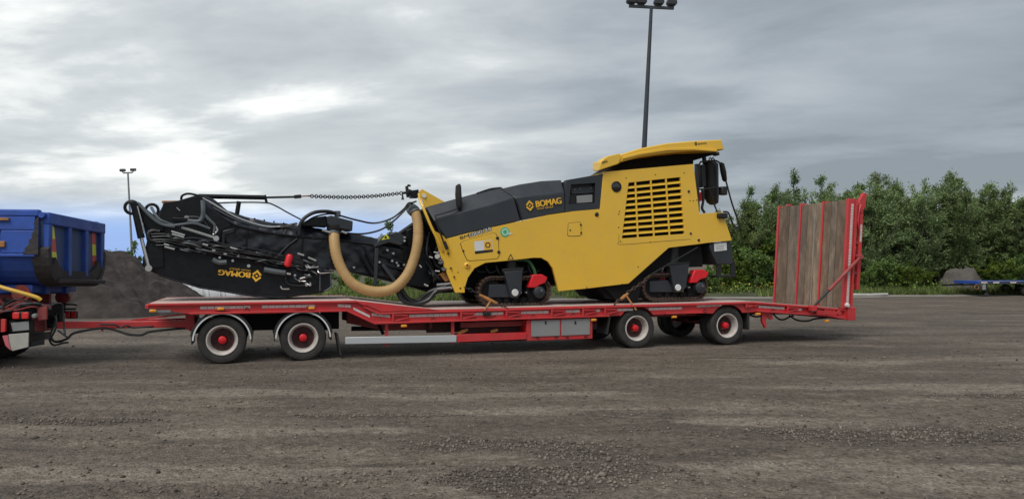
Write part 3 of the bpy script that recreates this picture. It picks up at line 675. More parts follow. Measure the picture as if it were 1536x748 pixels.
for i, (a, b) in enumerate(sect):
    m_w = WOODS[(0, 1, 0, 2, 3, 2, 1, 1, 0)[i]]
    pl = MB().box((0, .007, 0), (.05, b-a-.007, RZ1-RZ0-.02-.02*random.random())).build('plank', m_w, RAMP, bevel=.006, loc=(RU0-.012+random.uniform(-.006, .006), a, RZ0+.005)); pl.rotation_euler = (0, tilt, 0)
def rbar(name, off0, off1, v0, v1, z0, z1, mt, par, bev=.005):
    return MB().prism([(ru(z0)+off0, z0), (ru(z1)+off0, z1), (ru(z1)+off1, z1), (ru(z0)+off1, z0)], v0, v1).build(name, mt, par, bevel=bev)
rbar('ramp_side_rail', .175, .235, -.03, .04, RZ0+.05, RZ1-.02, M_RED, RAMP)
mb = MB(); n = 34
for k in range(n):
    z0 = RZ0+.1+k*(2.3/n); z1 = z0+2.3/n*.9; mb.prism([(ru(z0)+.055, z0), (ru(z1)+.055, z1), (ru(z1)+.115, z1), (ru(z0)+.115, z0)], -.028, -.0205)
mb.build('ramp_reflective_strip', M_REFL, RAMP)
AR = rbar('fold_arm', .36, .45, .02, .10, 1.15, 3.10, M_RED, RAMP)
MB().prism([(ru(3.0)+.30, 2.95), (ru(3.0)+.36, 2.9), (ru(3.2)+.47, 3.05), (ru(3.35)+.50, 3.36), (ru(3.3)+.42, 3.38), (ru(3.2)+.30, 3.2)], .0, .09).build('arm_hook', M_RED, AR, bevel=.008)
rbar('ramp_reflective_strip', .38, .43, -.004+.02, .019, 2.25, 2.65, M_REFL, AR, 0)
for z in (1.5, 2.2, 2.9): MB().box((ru(z)+.16, .03, z), (ru(z)+.36, .09, z+.07)).build('arm_strut', M_REDD, RAMP)
rbar('fold_arm', .33, .45, 2.40, 2.48, 1.05, 3.10, M_RED, RAMP)
MB().tube(spline([(ru(3.1)+.33, -.02, 3.1), (ru(3)+.27, -.04, 2.95), (ru(2.7)+.26, -.04, 2.7), (ru(2.4)+.33, -.02, 2.5)]), .016, 8).build('ramp_hose', M_RED, RAMP)
MB().cyl((ru(RZ1)+.05, 2.1, RZ1-.02), (ru(RZ1)+.05, 2.25, RZ1-.02), .06, 14).build('ramp_roller', M_REDD, RAMP)
# the strut that holds it
p0 = TF.L(1220, 460, -.09); p1 = TF.L(1291, 385, -.09); pm = [p0[i]+.32*(p1[i]-p0[i]) for i in range(3)]
MB().cyl(p0, pm, .026, 12).build('ramp_strut_rod', M_CHAIN, TR)
MB().cyl(pm, p1, .038, 12).build('ramp_strut', M_REDD, TR)
MB().cyl((p1[0], -.13, p1[2]), (p1[0], .05, p1[2]), .055, 14).build('strut_pin', M_REDD, TR)
MB().box((p0[0]-.07, -.13, p0[2]-.09), (p0[0]+.07, .02, p0[2]+.03)).build('strut_foot', M_RED, TR, bevel=.01)
p0b = TF.L(1268, 458, -.07); p1b = TF.L(1288, 395, -.07)

# ================================================================== COLD MILLING MACHINE
MOFF = (7.4, 1.25, .9); wp = TF.world(MOFF)
MM = empty('milling_machine', wp, TF.a); OFF['milling_machine'] = MOFF
tag(MM, 'yellow and black tracked road milling machine with folded black conveyor on the red trailer', 'milling machine')
L = TF.L
VN = .35; VF = 2.15
def X(pts, v=VN): return TF.xz(pts, v)
# near side shell, with the grille opening left free
gl = [(943, 274), (1020.5, 265.5), (1027, 350.5), (933, 357.5)]
front = [(672, 357.5), (700, 350), (740, 340.5), (785, 330.5), (822, 322.5), (860, 317), (900, 313.5)]
lowr = [(838, 436.5), (880, 432.5), (943, 425), (1003, 371.5)]
archp = [(829, 402), (822, 392), (812, 386.5), (800, 386.5), (760, 391), (728, 394), (712, 402), (702, 416), (697, 432)]
polyA = front+[gl[3], (943, 425)]+lowr[:2][::-1]+archp+[(686, 398)]
polyB = [(900, 313.5), (905, 258), (1040, 246), gl[1], gl[0], gl[3]]
polyC = [(1040, 246), (1047, 300), (1049, 320.5), (1084, 318), (1098, 360.5), (1062, 364), (1040, 367), (1003, 371.5), gl[2], gl[1]]
polyD = [gl[3], gl[2], (1003, 371.5), (943, 425)]
SH = MB().plate([X(p) for p in (polyA, polyB, polyC, polyD)], VN, VN+.07).build('side_shell', M_YEL, MM, bevel=.012)
# front cheek, turned slightly inwards
ck = [(672, 357.5), (686, 398), (697, 432), (697, 438.5), (683, 438.5), (664, 395), (650, 345)]
k0 = [L(px, py, VN if i < 3 else (.40 if i in (3, 4) else .47)) for i, (px, py) in enumerate(ck)]
mb = MB(); n = len(k0); mb.add(k0+[(x, y+.05, z) for x, y, z in k0], [tuple(range(n)), tuple(range(2*n-1, n-1, -1))]+[(i, (i+1) % n, n+(i+1) % n, n+i) for i in range(n)])
CK = mb.build('front_cheek', M_YEL, MM)
for px, py in ((676, 402), (687, 408), (681, 415), (672, 380), (690, 432)):
    q = L(px, py, .39); MB().cyl((q[0], .36, q[2]), (q[0], .45, q[2]), .017, 8).build('bolt', M_CHAIN, CK)
# far shell (plain)
far = [(672, 357.5), (785, 330.5), (900, 313.5), (905, 258), (1040, 246), (1049, 320.5), (1084, 318), (1098, 360.5), (1003, 371.5), (943, 425), (838, 436.5), (829, 402), (812, 386.5), (728, 394), (702, 416), (690, 437), (655, 362)]
MB().prism(X(far), VF-.07, VF).build('side_shell', M_YEL, MM)
MB().prism(X([(905, 258.3), (1039.5, 246.4), (1040, 251), (906, 263)]), VN+.07, VF-.07).build('rear_top_plate', M_YEL, MM)
MB().prism(X([(1049, 320.8), (1083.5, 318.4), (1097, 360), (1092, 360), (1081, 323), (1050, 325)]), VN+.07, VF-.07).build('rear_platform', M_YEL, MM)
core = [(676, 364), (700, 356), (900, 320), (912, 266), (1036, 254), (1044, 325), (1080, 326), (1090, 358), (1058, 366), (1060, 400), (1000, 402), (985, 440), (945, 452), (915, 448), (900, 430), (842, 428), (826, 384), (700, 402)]
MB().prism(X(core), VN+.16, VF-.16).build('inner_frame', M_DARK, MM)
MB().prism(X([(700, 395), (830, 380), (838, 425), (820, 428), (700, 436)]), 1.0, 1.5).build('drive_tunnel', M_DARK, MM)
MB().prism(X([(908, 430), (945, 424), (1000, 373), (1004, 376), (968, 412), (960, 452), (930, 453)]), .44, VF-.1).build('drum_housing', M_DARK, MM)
# grille
GR = MB().prism(X([(940, 270), (1024, 262), (1031, 354), (928, 361)]), VN+.115, VN+.13).build('grille', M_DARK, MM)
(g0u, g0z), (g1u, g1z), (g2u, g2z), (g3u, g3z) = X(gl)
def gp(s, t):    # s across, t down
    a = (g0u+(g3u-g0u)*t, g0z+(g3z-g0z)*t); b = (g1u+(g2u-g1u)*t, g1z+(g2z-g1z)*t)
    return (a[0]+(b[0]-a[0])*s, a[1]+(b[1]-a[1])*s)
NS = 9.6
for k in range(1, 10):
    t = (k-.02)/NS; h = .036
    a, b = gp(-.01, t), gp(1.01, t)
    mb = MB(); pr = [(VN+.004, -.008), (VN+.008, .012), (VN+.072, .052), (VN+.076, .040)]
    mb.loft([[(q[0], y, q[1]+z) for y, z in pr] for q in (a, b)]); mb.build('slat', M_YEL, GR)
for fr in (.245, .50, .755):
    sl = fr-.02*0; a, b = gp({.245: .13, .5: .425, .755: .72}[fr], 0), gp({.245: .25, .5: .505, .755: .755}[fr], 1)
    MB().prism([(a[0]-.017, a[1]), (a[0]+.017, a[1]), (b[0]+.017, b[1]), (b[0]-.017, b[1])], VN+.002, VN+.03).build('grille_bar', M_YEL, GR)
MB().tube(spline(TF.path([(928.5, 352, VN-.001), (928.5, 361, VN-.001), (932, 366.5, VN-.001), (990, 362, VN-.001), (1036, 358.5, VN-.001)]), 4), .0035, 5).build('door_gap', M_LBLK, SH)
# shell fittings
def knob(px, py, r, mt=M_LBLK, par=SH, v=VN, d=.02, nm='latch'):
    q = L(px, py, v); return MB().lathe([(.001, -d), (r*.7, -d), (r, -d*.5), (r, .01)], q, 16, closed=False).build(nm, mt, par)
q = L(924.5, 280, VN)
pt = MB().lathe([(.115, .005), (.115, -.012), (.098, -.018), (.092, .005)], q, 28).build('port_ring', M_LBLK, SH)
MB().lathe([(.001, -.028), (.05, -.024), (.093, -.004)], q, 28, closed=False).build('port_lens', M_GLASS, pt)
for px, py, r in ((746, 357, .035), (748, 378, .035), (871, 337, .022), (871.5, 349, .022), (855, 345, .016), (895, 321.5, .045), (1033, 287, .028), (1036, 350, .026), (1048, 360, .03), (695, 376, .02)): knob(px, py, r)
kn = knob(700.5, 398, .06, M_YEL, d=.03, nm='towing_boss'); knob(700.5, 398, .032, M_REDD, kn, d=.034, nm='boss_hole')
for px, py in ((939, 267), (983, 262), (1026, 259), (929, 317), (928, 321), (928, 341), (931, 362), (975, 363), (957, 400), (905, 430), (933, 426), (1035, 301), (1040, 301), (1045, 300), (880, 431)): knob(px, py, .013, M_CHAIN, d=.008, nm='bolt')
def panel(pts, nm, v=VN, th=.006):
    mb = MB(); xs = X(pts); n = len(xs); cx = sum(p[0] for p in xs)/n; cz = sum(p[1] for p in xs)/n
    ins = [(cx+(x-cx)*(1-.016/max(.05, abs(x-cx)+abs(z-cz))), cz+(z-cz)*(1-.016/max(.05, abs(x-cx)+abs(z-cz)))) for x, z in xs]
    g_ = MB().prism(xs, v-.002, v+.002).build('panel_gap', M_LBLK, SH, smooth=0)
    return MB().prism(ins, v-.007, v-.001).build(nm, M_YEL, SH, bevel=.003)
panel([(690, 365), (696, 361), (740, 349), (744, 350), (748, 357), (749, 384), (746, 388), (704, 391.5), (700, 390), (694, 377)], 'fuel_door')
panel([(852, 335.5), (854, 334), (868, 332.5), (871.5, 334), (872, 352), (870, 354), (853, 354.5), (851, 353)], 'access_panel')
# code sticker: plain white field beside a yellow emblem field
st = MB().prism(X([(711, 362), (738, 359.5), (739, 377), (712.5, 380.5)]), VN-.0085, VN-.0072).build('sticker', M_WHITE, SH, smooth=0)
MB().prism(X([(725.5, 361.8), (737.3, 360.4), (738, 374.3), (726.3, 375.8)]), VN-.0105, VN-.0087).build('sticker_field', M_GOLD, st, smooth=0)
MB().prism(X([(712, 376.6), (739, 373.9), (739.2, 377.4), (712.5, 380.8)]), VN-.0108, VN-.0089).build('sticker_band', M_LBLK, st, smooth=0)
q = L(731.5, 367.5, VN); MB().lathe([(.055, -.0125), (.055, -.0108), (.036, -.0108), (.036, -.0125)], q, 20).build('sticker_ring', M_LBLK, st)
q = L(757.5, 348, VN); gs = MB().lathe([(.001, -.006), (.098, -.005), (.10, 0)], q, 24, closed=False).build('sticker', M_GREEN, SH)
MB().lathe([(.075, -.009), (.075, -.006), (.04, -.006), (.04, -.009)], q, 24).build('sticker_ring', M_LGREEN, gs)
q = L(765, 350, VN); MB().prism([(q[0]-.04, q[2]-.03), (q[0]+.06, q[2]-.005), (q[0]-.02, q[2]+.02)], VN-.008, VN-.006).build('sticker_tail', M_WHITE, gs, smooth=0)
tri = X([(761, 389.5), (766, 380.5), (770.5, 388.5)]); ti = X([(762.6, 388.5), (766, 382.6), (769, 387.8)])
MB().plate([[tri[i], tri[(i+1) % 3], ti[(i+1) % 3], ti[i]] for i in range(3)], VN-.005, VN-.001).build('warning_sign', M_LBLK, SH, smooth=0)
a, b = X([(690.5, 359), (704, 355.7)]); text('BM', M_LBLK, SH, a, b, .062, VN)
a, b = X([(704.8, 355.6), (737, 345.2)]); text('1000/35', M_LBLK, SH, a, b, .074, VN, bold=.09); text('1000/35', M_WHITE, SH, a, b, .066, VN-.004)
# anthracite hood, lofted along the machine; three pixel rails: bottom, shoulder, top
def hood(secs, nm, grow=0.):
    rings = []
    for bt, shd, tp in secs:
        b_ = L(*bt, VN+.01); s_ = L(*shd, VN+.03); t_ = L(*tp, VN+.30)
        near = [(b_[0], VN+.012-grow, b_[2]), (s_[0], VN+.03-grow, s_[2]+grow*.5), (t_[0], VN+.30, t_[2]+grow)]
        rings.append(near+[(x, 2.5-y, z) for x, y, z in near[::-1]])
    return MB().loft(rings).build(nm, M_HOOD, MM, bevel=.02, smooth=25)
H1 = hood([((669, 358), (650, 331), (639, 312)), ((671, 357.5), (655, 329), (645, 310)), ((700, 350), (697, 317.5), (684, 299)), ((740, 340.5), (738, 307), (725, 288)), ((768, 334), (762, 299), (742, 284)), ((781, 331), (771, 296.5), (750, 282.5))], 'front_hood', .014)
MB().tube(spline([L(782.5, 330, VN-.002), L(778, 312, VN), L(772, 297, VN+.02), L(760, 288, VN+.2), L(751.5, 281.5, VN+.3)]), .016, 6).build('hood_seam', M_LBLK, H1)
MB().tube(spline([L(715, 290, VN+.29), L(735, 283.5, VN+.3), L(751, 281.5, VN+.3)]), .018, 6).build('hood_lip', M_LBLK, H1)
H2 = hood([((783, 330.5), (773, 296.5), (752, 283)), ((805, 326), (800, 293.5), (780, 276.5)), ((830, 321), (828, 291), (812, 271.5)), ((848, 318.3), (847, 288.5), (842, 270))], 'rear_hood')
# recessed window block
wv = VN+.01
fr = MB().plate([X(p, wv) for p in ([(847.5, 318.3), (848, 290), (853, 306), (853, 306.5)], [(848, 290), (849, 270), (905, 260.5), (893, 274.5), (857, 277), (853, 306)], [(905, 260.5), (901, 313), (893, 304.5), (893, 274.5)], [(847.5, 318.3), (853, 306.5), (893, 304.5), (901, 313)])], wv, wv+.12).build('window_surround', M_HOOD, MM, bevel=.01)
MB().prism(X([(848.5, 317.5), (850, 271.5), (903, 262), (900, 312)], wv), wv+.12, VF-.02).build('window_box', M_LBLK, MM)
MB().prism(X([(864.5, 294), (888, 292), (888, 303.5), (865, 305)], wv+.1), wv+.07, wv+.118).build('window_panel', M_GREY, fr, bevel=.008)
MB().prism(X([(856, 283), (891, 279), (891, 289), (857, 291)], wv+.1), wv+.085, wv+.118).build('control_strip', M_HOOD, fr, bevel=.004)
for px in (862, 870, 886):
    q = L(px, 284-(px-862)*.08, wv+.08); MB().cyl((q[0], wv+.07, q[2]), (q[0], wv+.09, q[2]), .012, 8).build('switch', M_GREY, fr)
# lettering on the hood
a, b = X([(804.5, 310.8), (842, 305.2)]); text('BOMAG', M_GOLD, H2, a, b, .125, VN-.004, bold=.05)
a, b = X([(805.5, 314.6), (830, 311.2)]); text('FAYAT GROUP', M_GOLD, H2, a, b, .036, VN-.004)
q = X([(794.5, 308.5)])[0]; diamond_logo(M_GOLD, H2, q, .155, .1, VN-.004)
# front lifting yoke, edge rail, mirror
for v in (1.46, .98): YK = MB().prism(TF.xz([(629, 287), (633, 283.3), (668.5, 303.5), (640, 318)], v), v, v+.05).build('lifting_yoke', M_YEL, MM, bevel=.006)
q = L(636.2, 293.6, .97); MB().cyl((q[0], .955, q[2]), (q[0], 1.03, q[2]), .042, 18).build('yoke_eye', M_WHITE, YK)
MB().tube(spline(TF.path([(628.5, 290, .6), (630.5, 302, .55), (635, 312, .45), (646, 338, .40), (659, 365, .40), (664, 376, .42)])), .028, 8).build('edge_rail', M_YEL, MM)
MB().prism(TF.xz([(640, 314), (669, 358), (682, 380), (664, 380), (645, 340), (634, 316)], .6), .6, 1.9).build('front_bulkhead', M_DARK, MM)
MI = MB().loft([[(c[0]+.065*s_*math.cos(t), .40+.09*s_*math.sin(t), c[2]) for t in np.linspace(0, 6.283, 12, endpoint=False)] for c, s_ in [(L(688.5, 276, .4), .35), (L(687.5, 279, .4), .85), (L(687.5, 292, .4), 1.0), (L(688.5, 306, .4), .95), (L(689, 311, .4), .8), (L(689, 313, .4), .3)]]).build('side_mirror', M_LBLK, MM)
MB().tube(TF.path([(689, 312, .38), (676, 316.5, .33), (653, 323, .33), (655, 335, .33), (668, 370, .33)]), .017, 6).build('mirror_arm', M_LBLK, MI)
MB().bar(L(666, 362, .335), L(671, 374, .335), .05, .06).build('mirror_mount', M_LBLK, MI)
# canopy roof
rt = [(929, 244), (929, 232), (960, 222.5), (1000, 214.8), (1040, 211.3), (1083.5, 209.2), (1087, 224.5), (1060, 225.8), (1030, 226.8), (1000, 229.8), (960, 235.5), (938, 241.5)]
RF = MB()
near = TF.xz(rt, .28); RF.prism(near, .30, 1.66)
RF = RF.build('canopy_roof', M_YEL, MM, bevel=.022, smooth=40)
MB().prism(TF.xz([(899.5, 255.5), (900.5, 243), (904, 239), (912, 234), (930, 229.8), (931.5, 236), (929, 245.5)], .26), .262, .52).build('roof_front', M_YEL, RF, bevel=.016)
MB().loft([[(x, .292, z), (x, .262, z-.012), (x, .262, z-.05), (x, .292, z-.062)] for x, z in TF.xz([(934, 235), (960, 228.5), (1000, 222.3), (1040, 221.3), (1075, 223.8)], .28)]).build('roof_lip', M_YEL, RF)
MB().prism(TF.xz([(892.5, 256), (893, 250), (899, 246.5), (902, 255)], .9), .9, 1.0).build('roof_nose', M_YEL, RF, bevel=.02)
UN = MB().prism(TF.xz([(906, 258), (930, 243), (960, 234), (1010, 228), (1076, 225.5), (1076, 231), (1062, 234.5), (1040, 241), (1040, 247)], .8), .8, 1.5).build('roof_frame', M_DARK, MM)
a, b = TF.xz([(1048, 217.2), (1060.5, 215.8)], .28); text('BOMAG', M_LBLK, RF, a, b, .036, .30)
q = TF.xz([(1044.5, 215.3)], .28)[0]; diamond_logo(M_LBLK, RF, q, .065, .1, .30)
a, b = TF.xz([(903.5, 246.5), (911, 243.2)], .28); text('BOMAG', M_LBLK, RF, a, b, .05, .262)
MB().box((L(1074, 229, .8)[0], .78, L(1074, 233, .8)[2]), (L(1079, 229, .8)[0], .95, L(1074, 228, .8)[2])).build('work_lamp', M_LBLK, RF, bevel=.02)
# operator's stand at the back: filter canister, rails, mirror, seat pieces
c0, c1 = L(1066, 246, .8), L(1069, 304, .8)
MB().loft([[(c[0]+r_*math.cos(t), .8+r_*math.sin(t), c[2]) for t in np.linspace(0, 6.283, 16, endpoint=False)] for c, r_ in ((L(1066, 243, .8), .12), (L(1066, 246, .8), .172), (L(1067, 296, .8), .168), (L(1069, 304, .8), .13), (L(1069, 307, .8), .06))]).build('filter_canister', M_LBLK, MM)
MB().prism(TF.xz([(1052, 247), (1059, 247), (1061, 280), (1053, 281)], .75), .75, .95).build('seat_back', M_HOOD, MM, bevel=.02)
def pipe(nm, pts, r=.02, k=4, mt=M_LBLK): return MB().tube(spline(TF.path(pts), k), r, 8).build(nm, mt, MM)
pipe('grab_rail', [(1047, 310, .45), (1047.5, 270, .45), (1049.5, 245.5, .45), (1056, 242.5, .45), (1074, 241.2, .45), (1082, 249, .45), (1087, 268, .45), (1089, 272, .45), (1098, 305, .45), (1109.5, 338.5, .45), (1106, 341, .45), (1101, 340, .45), (1096, 328, .45), (1092, 318.5, .45), (1085, 317.5, .45)], .019)
pipe('cross_rail', [(1047.5, 284, .45), (1070, 282, .45), (1091, 280.5, .45)], .018, 2)
pipe('stand_rail', [(1064, 284, .55), (1070, 303, .55), (1076, 318, .55)], .018, 2)
pipe('control_lever', [(1053, 283, .6), (1055, 300, .6), (1053, 312, .6), (1057, 319, .6)], .03, 3)
MB().prism(TF.xz([(1049.5, 289), (1052.5, 288), (1054, 301), (1049.5, 302)], .7), .7, .8).build('seat_trim', M_COVR, MM)
MB().loft([[(c[0]+.05*s_*math.cos(t)+.0, .46+.10*s_*math.sin(t), c[2]) for t in np.linspace(0, 6.283, 10, endpoint=False)] for c, s_ in [(L(1081, 243.5, .46), .3), (L(1082.5, 246, .46), .85), (L(1085, 258, .46), 1.), (L(1087, 270, .46), .8), (L(1087.5, 272.5, .46), .3)]]).build('rear_mirror', M_LBLK, MM)
q = L(1084.5, 287, .45); MB().box((q[0]-.075, .38, q[2]-.085), (q[0]+.075, .52, q[2]+.085)).build('control_box', M_LBLK, MM, bevel=.02)
q = L(1083.5, 323.5, .33); MB().box((q[0]-.13, .27, q[2]-.06), (q[0]+.11, .42, q[2]+.06)).build('rear_lamp_box', M_LBLK, MM, bevel=.025)
for a in ((1063, 241.5), (1067, 240)): pipe('filter_hoop', [(a[0], 241, .8), (a[0]+2, 236.5, .8), (a[0]+5, 240, .8)], .012)
MB().bar(L(1056, 236, .9), L(1057, 247, .9), .08, .06).build('roof_post', M_LBLK, MM)
MB().bar(L(1045, 246, 1.9), L(1046, 318, 1.9), .08, .08).build('roof_post', M_LBLK, MM)
# rear bumper, label, step
BP = MB().prism(X([(1066, 365.5), (1097, 362), (1100, 366), (1101.5, 396), (1077, 397), (1066, 372)]), VN+.04, VF-.04).build('rear_bumper', M_HOOD, MM, bevel=.02)
MB().prism(X([(1071.3, 365), (1090, 363.2), (1090.5, 375), (1072, 377)], VN+.03), VN+.034, VN+.039).build('label_plate', M_WHITE, BP)
for i in range(3): MB().prism(X([(1074, 369+i*2.4), (1086, 367.8+i*2.4), (1086, 368.5+i*2.4), (1074, 369.7+i*2.4)], VN+.03), VN+.0315, VN+.0335).build('label_line', M_GREY, BP)
ST = MB().prism(X([(1078, 394), (1084, 394), (1084, 415), (1078, 415)]), VN+.06, VN+.10).prism(X([(1098.5, 392), (1105.5, 391.5), (1106, 415), (1099.5, 415)]), VN+.06, VN+.10).prism(X([(1078, 412.5), (1106, 411.8), (1106, 415.4), (1078, 415.6)]), VN+.055, VN+.35).build('step', M_LBLK, MM, bevel=.006)
# crawler tracks
def make_track(cxpx, cypx, half, rr, red, leg, pin, drive, box):
    t = empty('crawler_track', (0, 0, 0)); t.parent = MM
    v0, v1 = .42, .72; vm = (v0+v1)/2
    c = L(cxpx, cypx, v0); cx, cz = c[0], c[2]
    # pads round a stadium path
    per = []; N_ = 46; straight = 2*half; arc = math.pi*rr; tot = 2*straight+2*arc
    mb = MB(); lk = MB()
    for k in range(N_):
        s = (k+.5)/N_*tot
        if s < straight: p = (cx-half+s, cz-rr); ang = 0
        elif s < straight+arc: th = -math.pi/2+(s-straight)/rr; p = (cx+half+rr*math.cos(th), cz+rr*math.sin(th)); ang = th+math.pi/2
        elif s < 2*straight+arc: p = (cx+half-(s-straight-arc), cz+rr); ang = math.pi
        else: th = math.pi/2+(s-2*straight-arc)/rr; p = (cx-half+rr*math.cos(th), cz+rr*math.sin(th)); ang = th+math.pi/2
        ca, sa = math.cos(ang), math.sin(ang)
        def tr(pts): return [(p[0]+x*ca-z*sa, p[1]+x*sa+z*ca) for x, z in pts]
        w = tot/N_*.43
        mb.prism(tr([(-w, -.03), (w*.5, -.03), (w, -.012), (w, 0), (-w, 0)]), v0, v1)
        for vv in (v0+.05, v1-.09): lk.prism(tr([(-w*1.1, 0), (w*.8, 0), (w*1.1, .03), (w*.6, .055), (-w*.6, .055), (-w*1.1, .03)]), vv, vv+.035)
    tag(mb.build('track_pads', M_RUST, t), kind='stuff'); tag(lk.build('chain_links', M_RUST, t), kind='stuff')
    MB().prism(TF.xz(box, v0), v0+.03, v1-.03).build('track_frame', M_HOOD, t, bevel=.012)
    MB().prism([(cx-half, cz-rr+.06), (cx+half, cz-rr+.06), (cx+half, cz-rr+.16), (cx-half, cz-rr+.16)], v0+.09, v1-.09).build('roller_beam', M_DARK, t)
    for k in range(5):
        u = cx-half+.12+k*(2*half-.24)/4; MB().cyl((u, v0+.05, cz-rr+.1), (u, v1-.05, cz-rr+.1), .055, 14).build('roller', M_DARK, t)
    MB().cyl((cx-half, v0+.07, cz), (cx-half, v1-.07, cz), rr-.06, 22).build('idler', M_DARK, t)
    MB().cyl((cx+half, v0+.07, cz), (cx+half, v1-.07, cz), rr-.07, 22).build('sprocket', M_DARK, t)
    q = L(*drive, v0); dd = MB().lathe([(.001, -.075), (.09, -.072), (.118, -.055), (.125, .08), (.001, .08)], (q[0], v0, q[2]), 26, closed=False).build('drive_cover', M_HOOD, t)
    MB().bar((q[0]+.02, v0-.078, q[2]+.06), (q[0]+.05, v0-.078, q[2]+.02), .006, .016).build('cover_mark', M_GREY, dd)
    MB().prism(TF.xz(red, v0), v0-.035, v0+.16).build('red_guard', M_COVR, t, bevel=.015)
    lg = MB().prism(TF.xz(leg, v0), v0-.05, v1-.04).build('lifting_leg', M_HOOD, t, bevel=.012)
    xs = TF.xz(leg, v0); MB().prism([(xs[0][0]-.03, xs[0][1]-.01), (xs[1][0]+.03, xs[1][1]-.01), (xs[1][0]+.03, xs[1][1]+.06), (xs[0][0]-.03, xs[0][1]+.06)], v0-.02, v1).build('leg_collar', M_LBLK, lg, bevel=.008)
    MB().cyl((xs[0][0]+.2, .57, xs[0][1]), (xs[0][0]+.2, .57, xs[0][1]+.7), .12, 18).build('leg_column', M_LBLK, lg)
    q = L(*pin, v0); MB().cyl((q[0], v0-.075, q[2]), (q[0], v0+.02, q[2]), .07, 22).build('pivot_pin', M_WHITE, t, bevel=.008)
    for px, py in ((pin[0]+9.5, pin[1]), (pin[0]+17.5, pin[1]-.3)):
        q = L(px, py, v0); MB().cyl((q[0], v0-.04, q[2]), (q[0], v0+.05, q[2]), .016, 8).build('bolt', M_STEEL, t)
    return t
t1 = make_track(773, 437, .47, .285, [(798, 412), (812, 411), (821, 416), (817, 424), (809, 427), (803, 431.5), (792, 431), (795, 422)], [(755.5, 407.5), (783, 405), (781, 440), (775, 447), (765, 446)], (771.3, 438.5), (808, 438), [(735, 427), (760, 426), (770, 446), (733, 446)])
t2 = make_track(1014, 430.5, .50, .27, [(1041, 405), (1054, 404), (1062, 408.5), (1059, 416), (1050, 418.5), (1044, 424), (1034, 424), (1037, 414)], [(1003, 399), (1032, 396.5), (1028, 430), (1022, 437), (1010, 437)], (1015, 431), (1049, 431), [(976, 422), (1003, 420), (1014, 438), (976, 438)])
for t in (t1, t2): dup(t, 0, 1.36, 0)
# hydraulic bits in the front arch and under the nose
for i in range(16):
    x0 = random.uniform(625, 655); y0 = random.uniform(345, 400); x1 = random.uniform(650, 690); y1 = random.uniform(400, 440)
    pipe('hydraulic_hose', [(x0, y0, random.uniform(.6, 1.6)), ((x0+x1)/2+random.uniform(-15, 5), (y0+y1)/2+random.uniform(0, 12), random.uniform(.5, 1.2)), (x1, y1, random.uniform(.6, 1.4))], random.uniform(.018, .03), 5, M_HOSE)
for i in range(14):
    q = L(random.uniform(628, 682), random.uniform(370, 432), .5); d_ = random.uniform(.03, .09)
    MB().cyl(q, (q[0]+d_, q[1]-.02, q[2]+random.uniform(-.05, .05)), .018, 8).build('hose_fitting', M_STEEL, MM)
for y in (424, 430): MB().cyl(L(655, y+3, .5), L(686, y, .5), .026, 10).build('hydraulic_ram', M_STEEL, MM)
MB().prism(TF.xz([(660, 412), (676, 404), (683, 418), (668, 422)], .55), .55, .8).build('valve_block', M_ORUST, MM)
for px, py in ((656, 384), (661, 392), (666, 402)): MB().cyl(L(px, py, .46), L(px+5, py+5, .60), .055, 12).build('filter_bowl', M_GREY if px < 660 else M_HOSE, MM)
for p in ([(596, 436, .6), (604, 450, .55), (622, 456, .55), (642, 450, .55), (656, 436, .55), (684, 430, .5)], [(600, 430, .7), (612, 448, .65), (630, 453, .65), (650, 440, .6), (684, 425, .55)], [(590, 425, .8), (606, 446, .8), (626, 451, .75), (646, 437, .7), (676, 428, .6)]):
    pipe('hydraulic_hose', p, .045, 6, M_HOSE)
MB().prism(TF.xz([(600, 350), (640, 322), (664, 380), (684, 438), (650, 440), (612, 428)], .95), .95, 1.6).build('front_frame', M_DARK, MM)
pipe('hydraulic_hose', [(770, 390, .5), (790, 390, .5), (800, 402, .48), (803, 412, .48)], .035, 5, mat('green_hose', (.03, .12, .04), .5))
for i in range(6):
    x0 = 712+i*16; pipe('hydraulic_hose', [(x0, 398, .6), (x0+6, 408+random.uniform(-3, 4), .55), (x0+18, 404+random.uniform(-4, 6), .6)], .02, 4, M_HOSE)

# ------------------------------------------------------------------ folded conveyor (part of the machine)
CN, CF = .80, 1.70
CV = MB()
cs = [((222, 352), (222, 345), (224, 340)), ((244, 356), (243, 310), (247, 304)), ((275, 361), (275, 304), (272, 300.5)), ((298, 364), (298, 299), (292, 294.5)), ((318, 367), (316, 314), (318, 298)), ((345, 371), (346, 334), (342, 315)), ((372, 376), (372, 342), (366, 324.5)), ((410, 387), (410, 349), (406, 333.5)), ((450, 398), (450, 354), (446, 337)), ((500, 404), (500, 358), (497, 345)), ((560, 412), (560, 366), (556, 356)), ((590, 418), (590, 372), (586, 361)), ((612, 424), (612, 378), (608, 366))]
rings = []
for bt, sh_, tp in cs:
    b_, s_, t_ = L(*bt, CN+.02), L(*sh_, CN+.02), L(*tp, CN+.16)
    near = [b_, (s_[0], CN+.02, s_[2]), (t_[0], CN+.16, t_[2])]; rings.append(near+[(x, CN+CF-y, z) for x, y, z in near[::-1]])
CV = MB().loft(rings).build('conveyor', M_TARP, MM, bevel=.012, smooth=20)
HP_ = MB().prism(TF.xz([(238, 354), (240, 322), (245, 303.5), (268, 300.5), (290, 293.8), (303, 295.5), (313, 313), (348, 338), (333, 345), (329, 372)], CN-.02), CN-.02, CN+.03).build('head_plate', M_BLK, CV, bevel=.01)
MB().bar(L(265, 311, CN-.03), L(270, 316, CN-.03), .01, .02).build('scratch_plate', M_GREY, HP_)
MB().prism(TF.xz([(258, 326), (300, 327), (303, 334), (262, 332)], CN-.04), CN-.05, CN-.02).build('head_rail', M_BLK, HP_, bevel=.01)
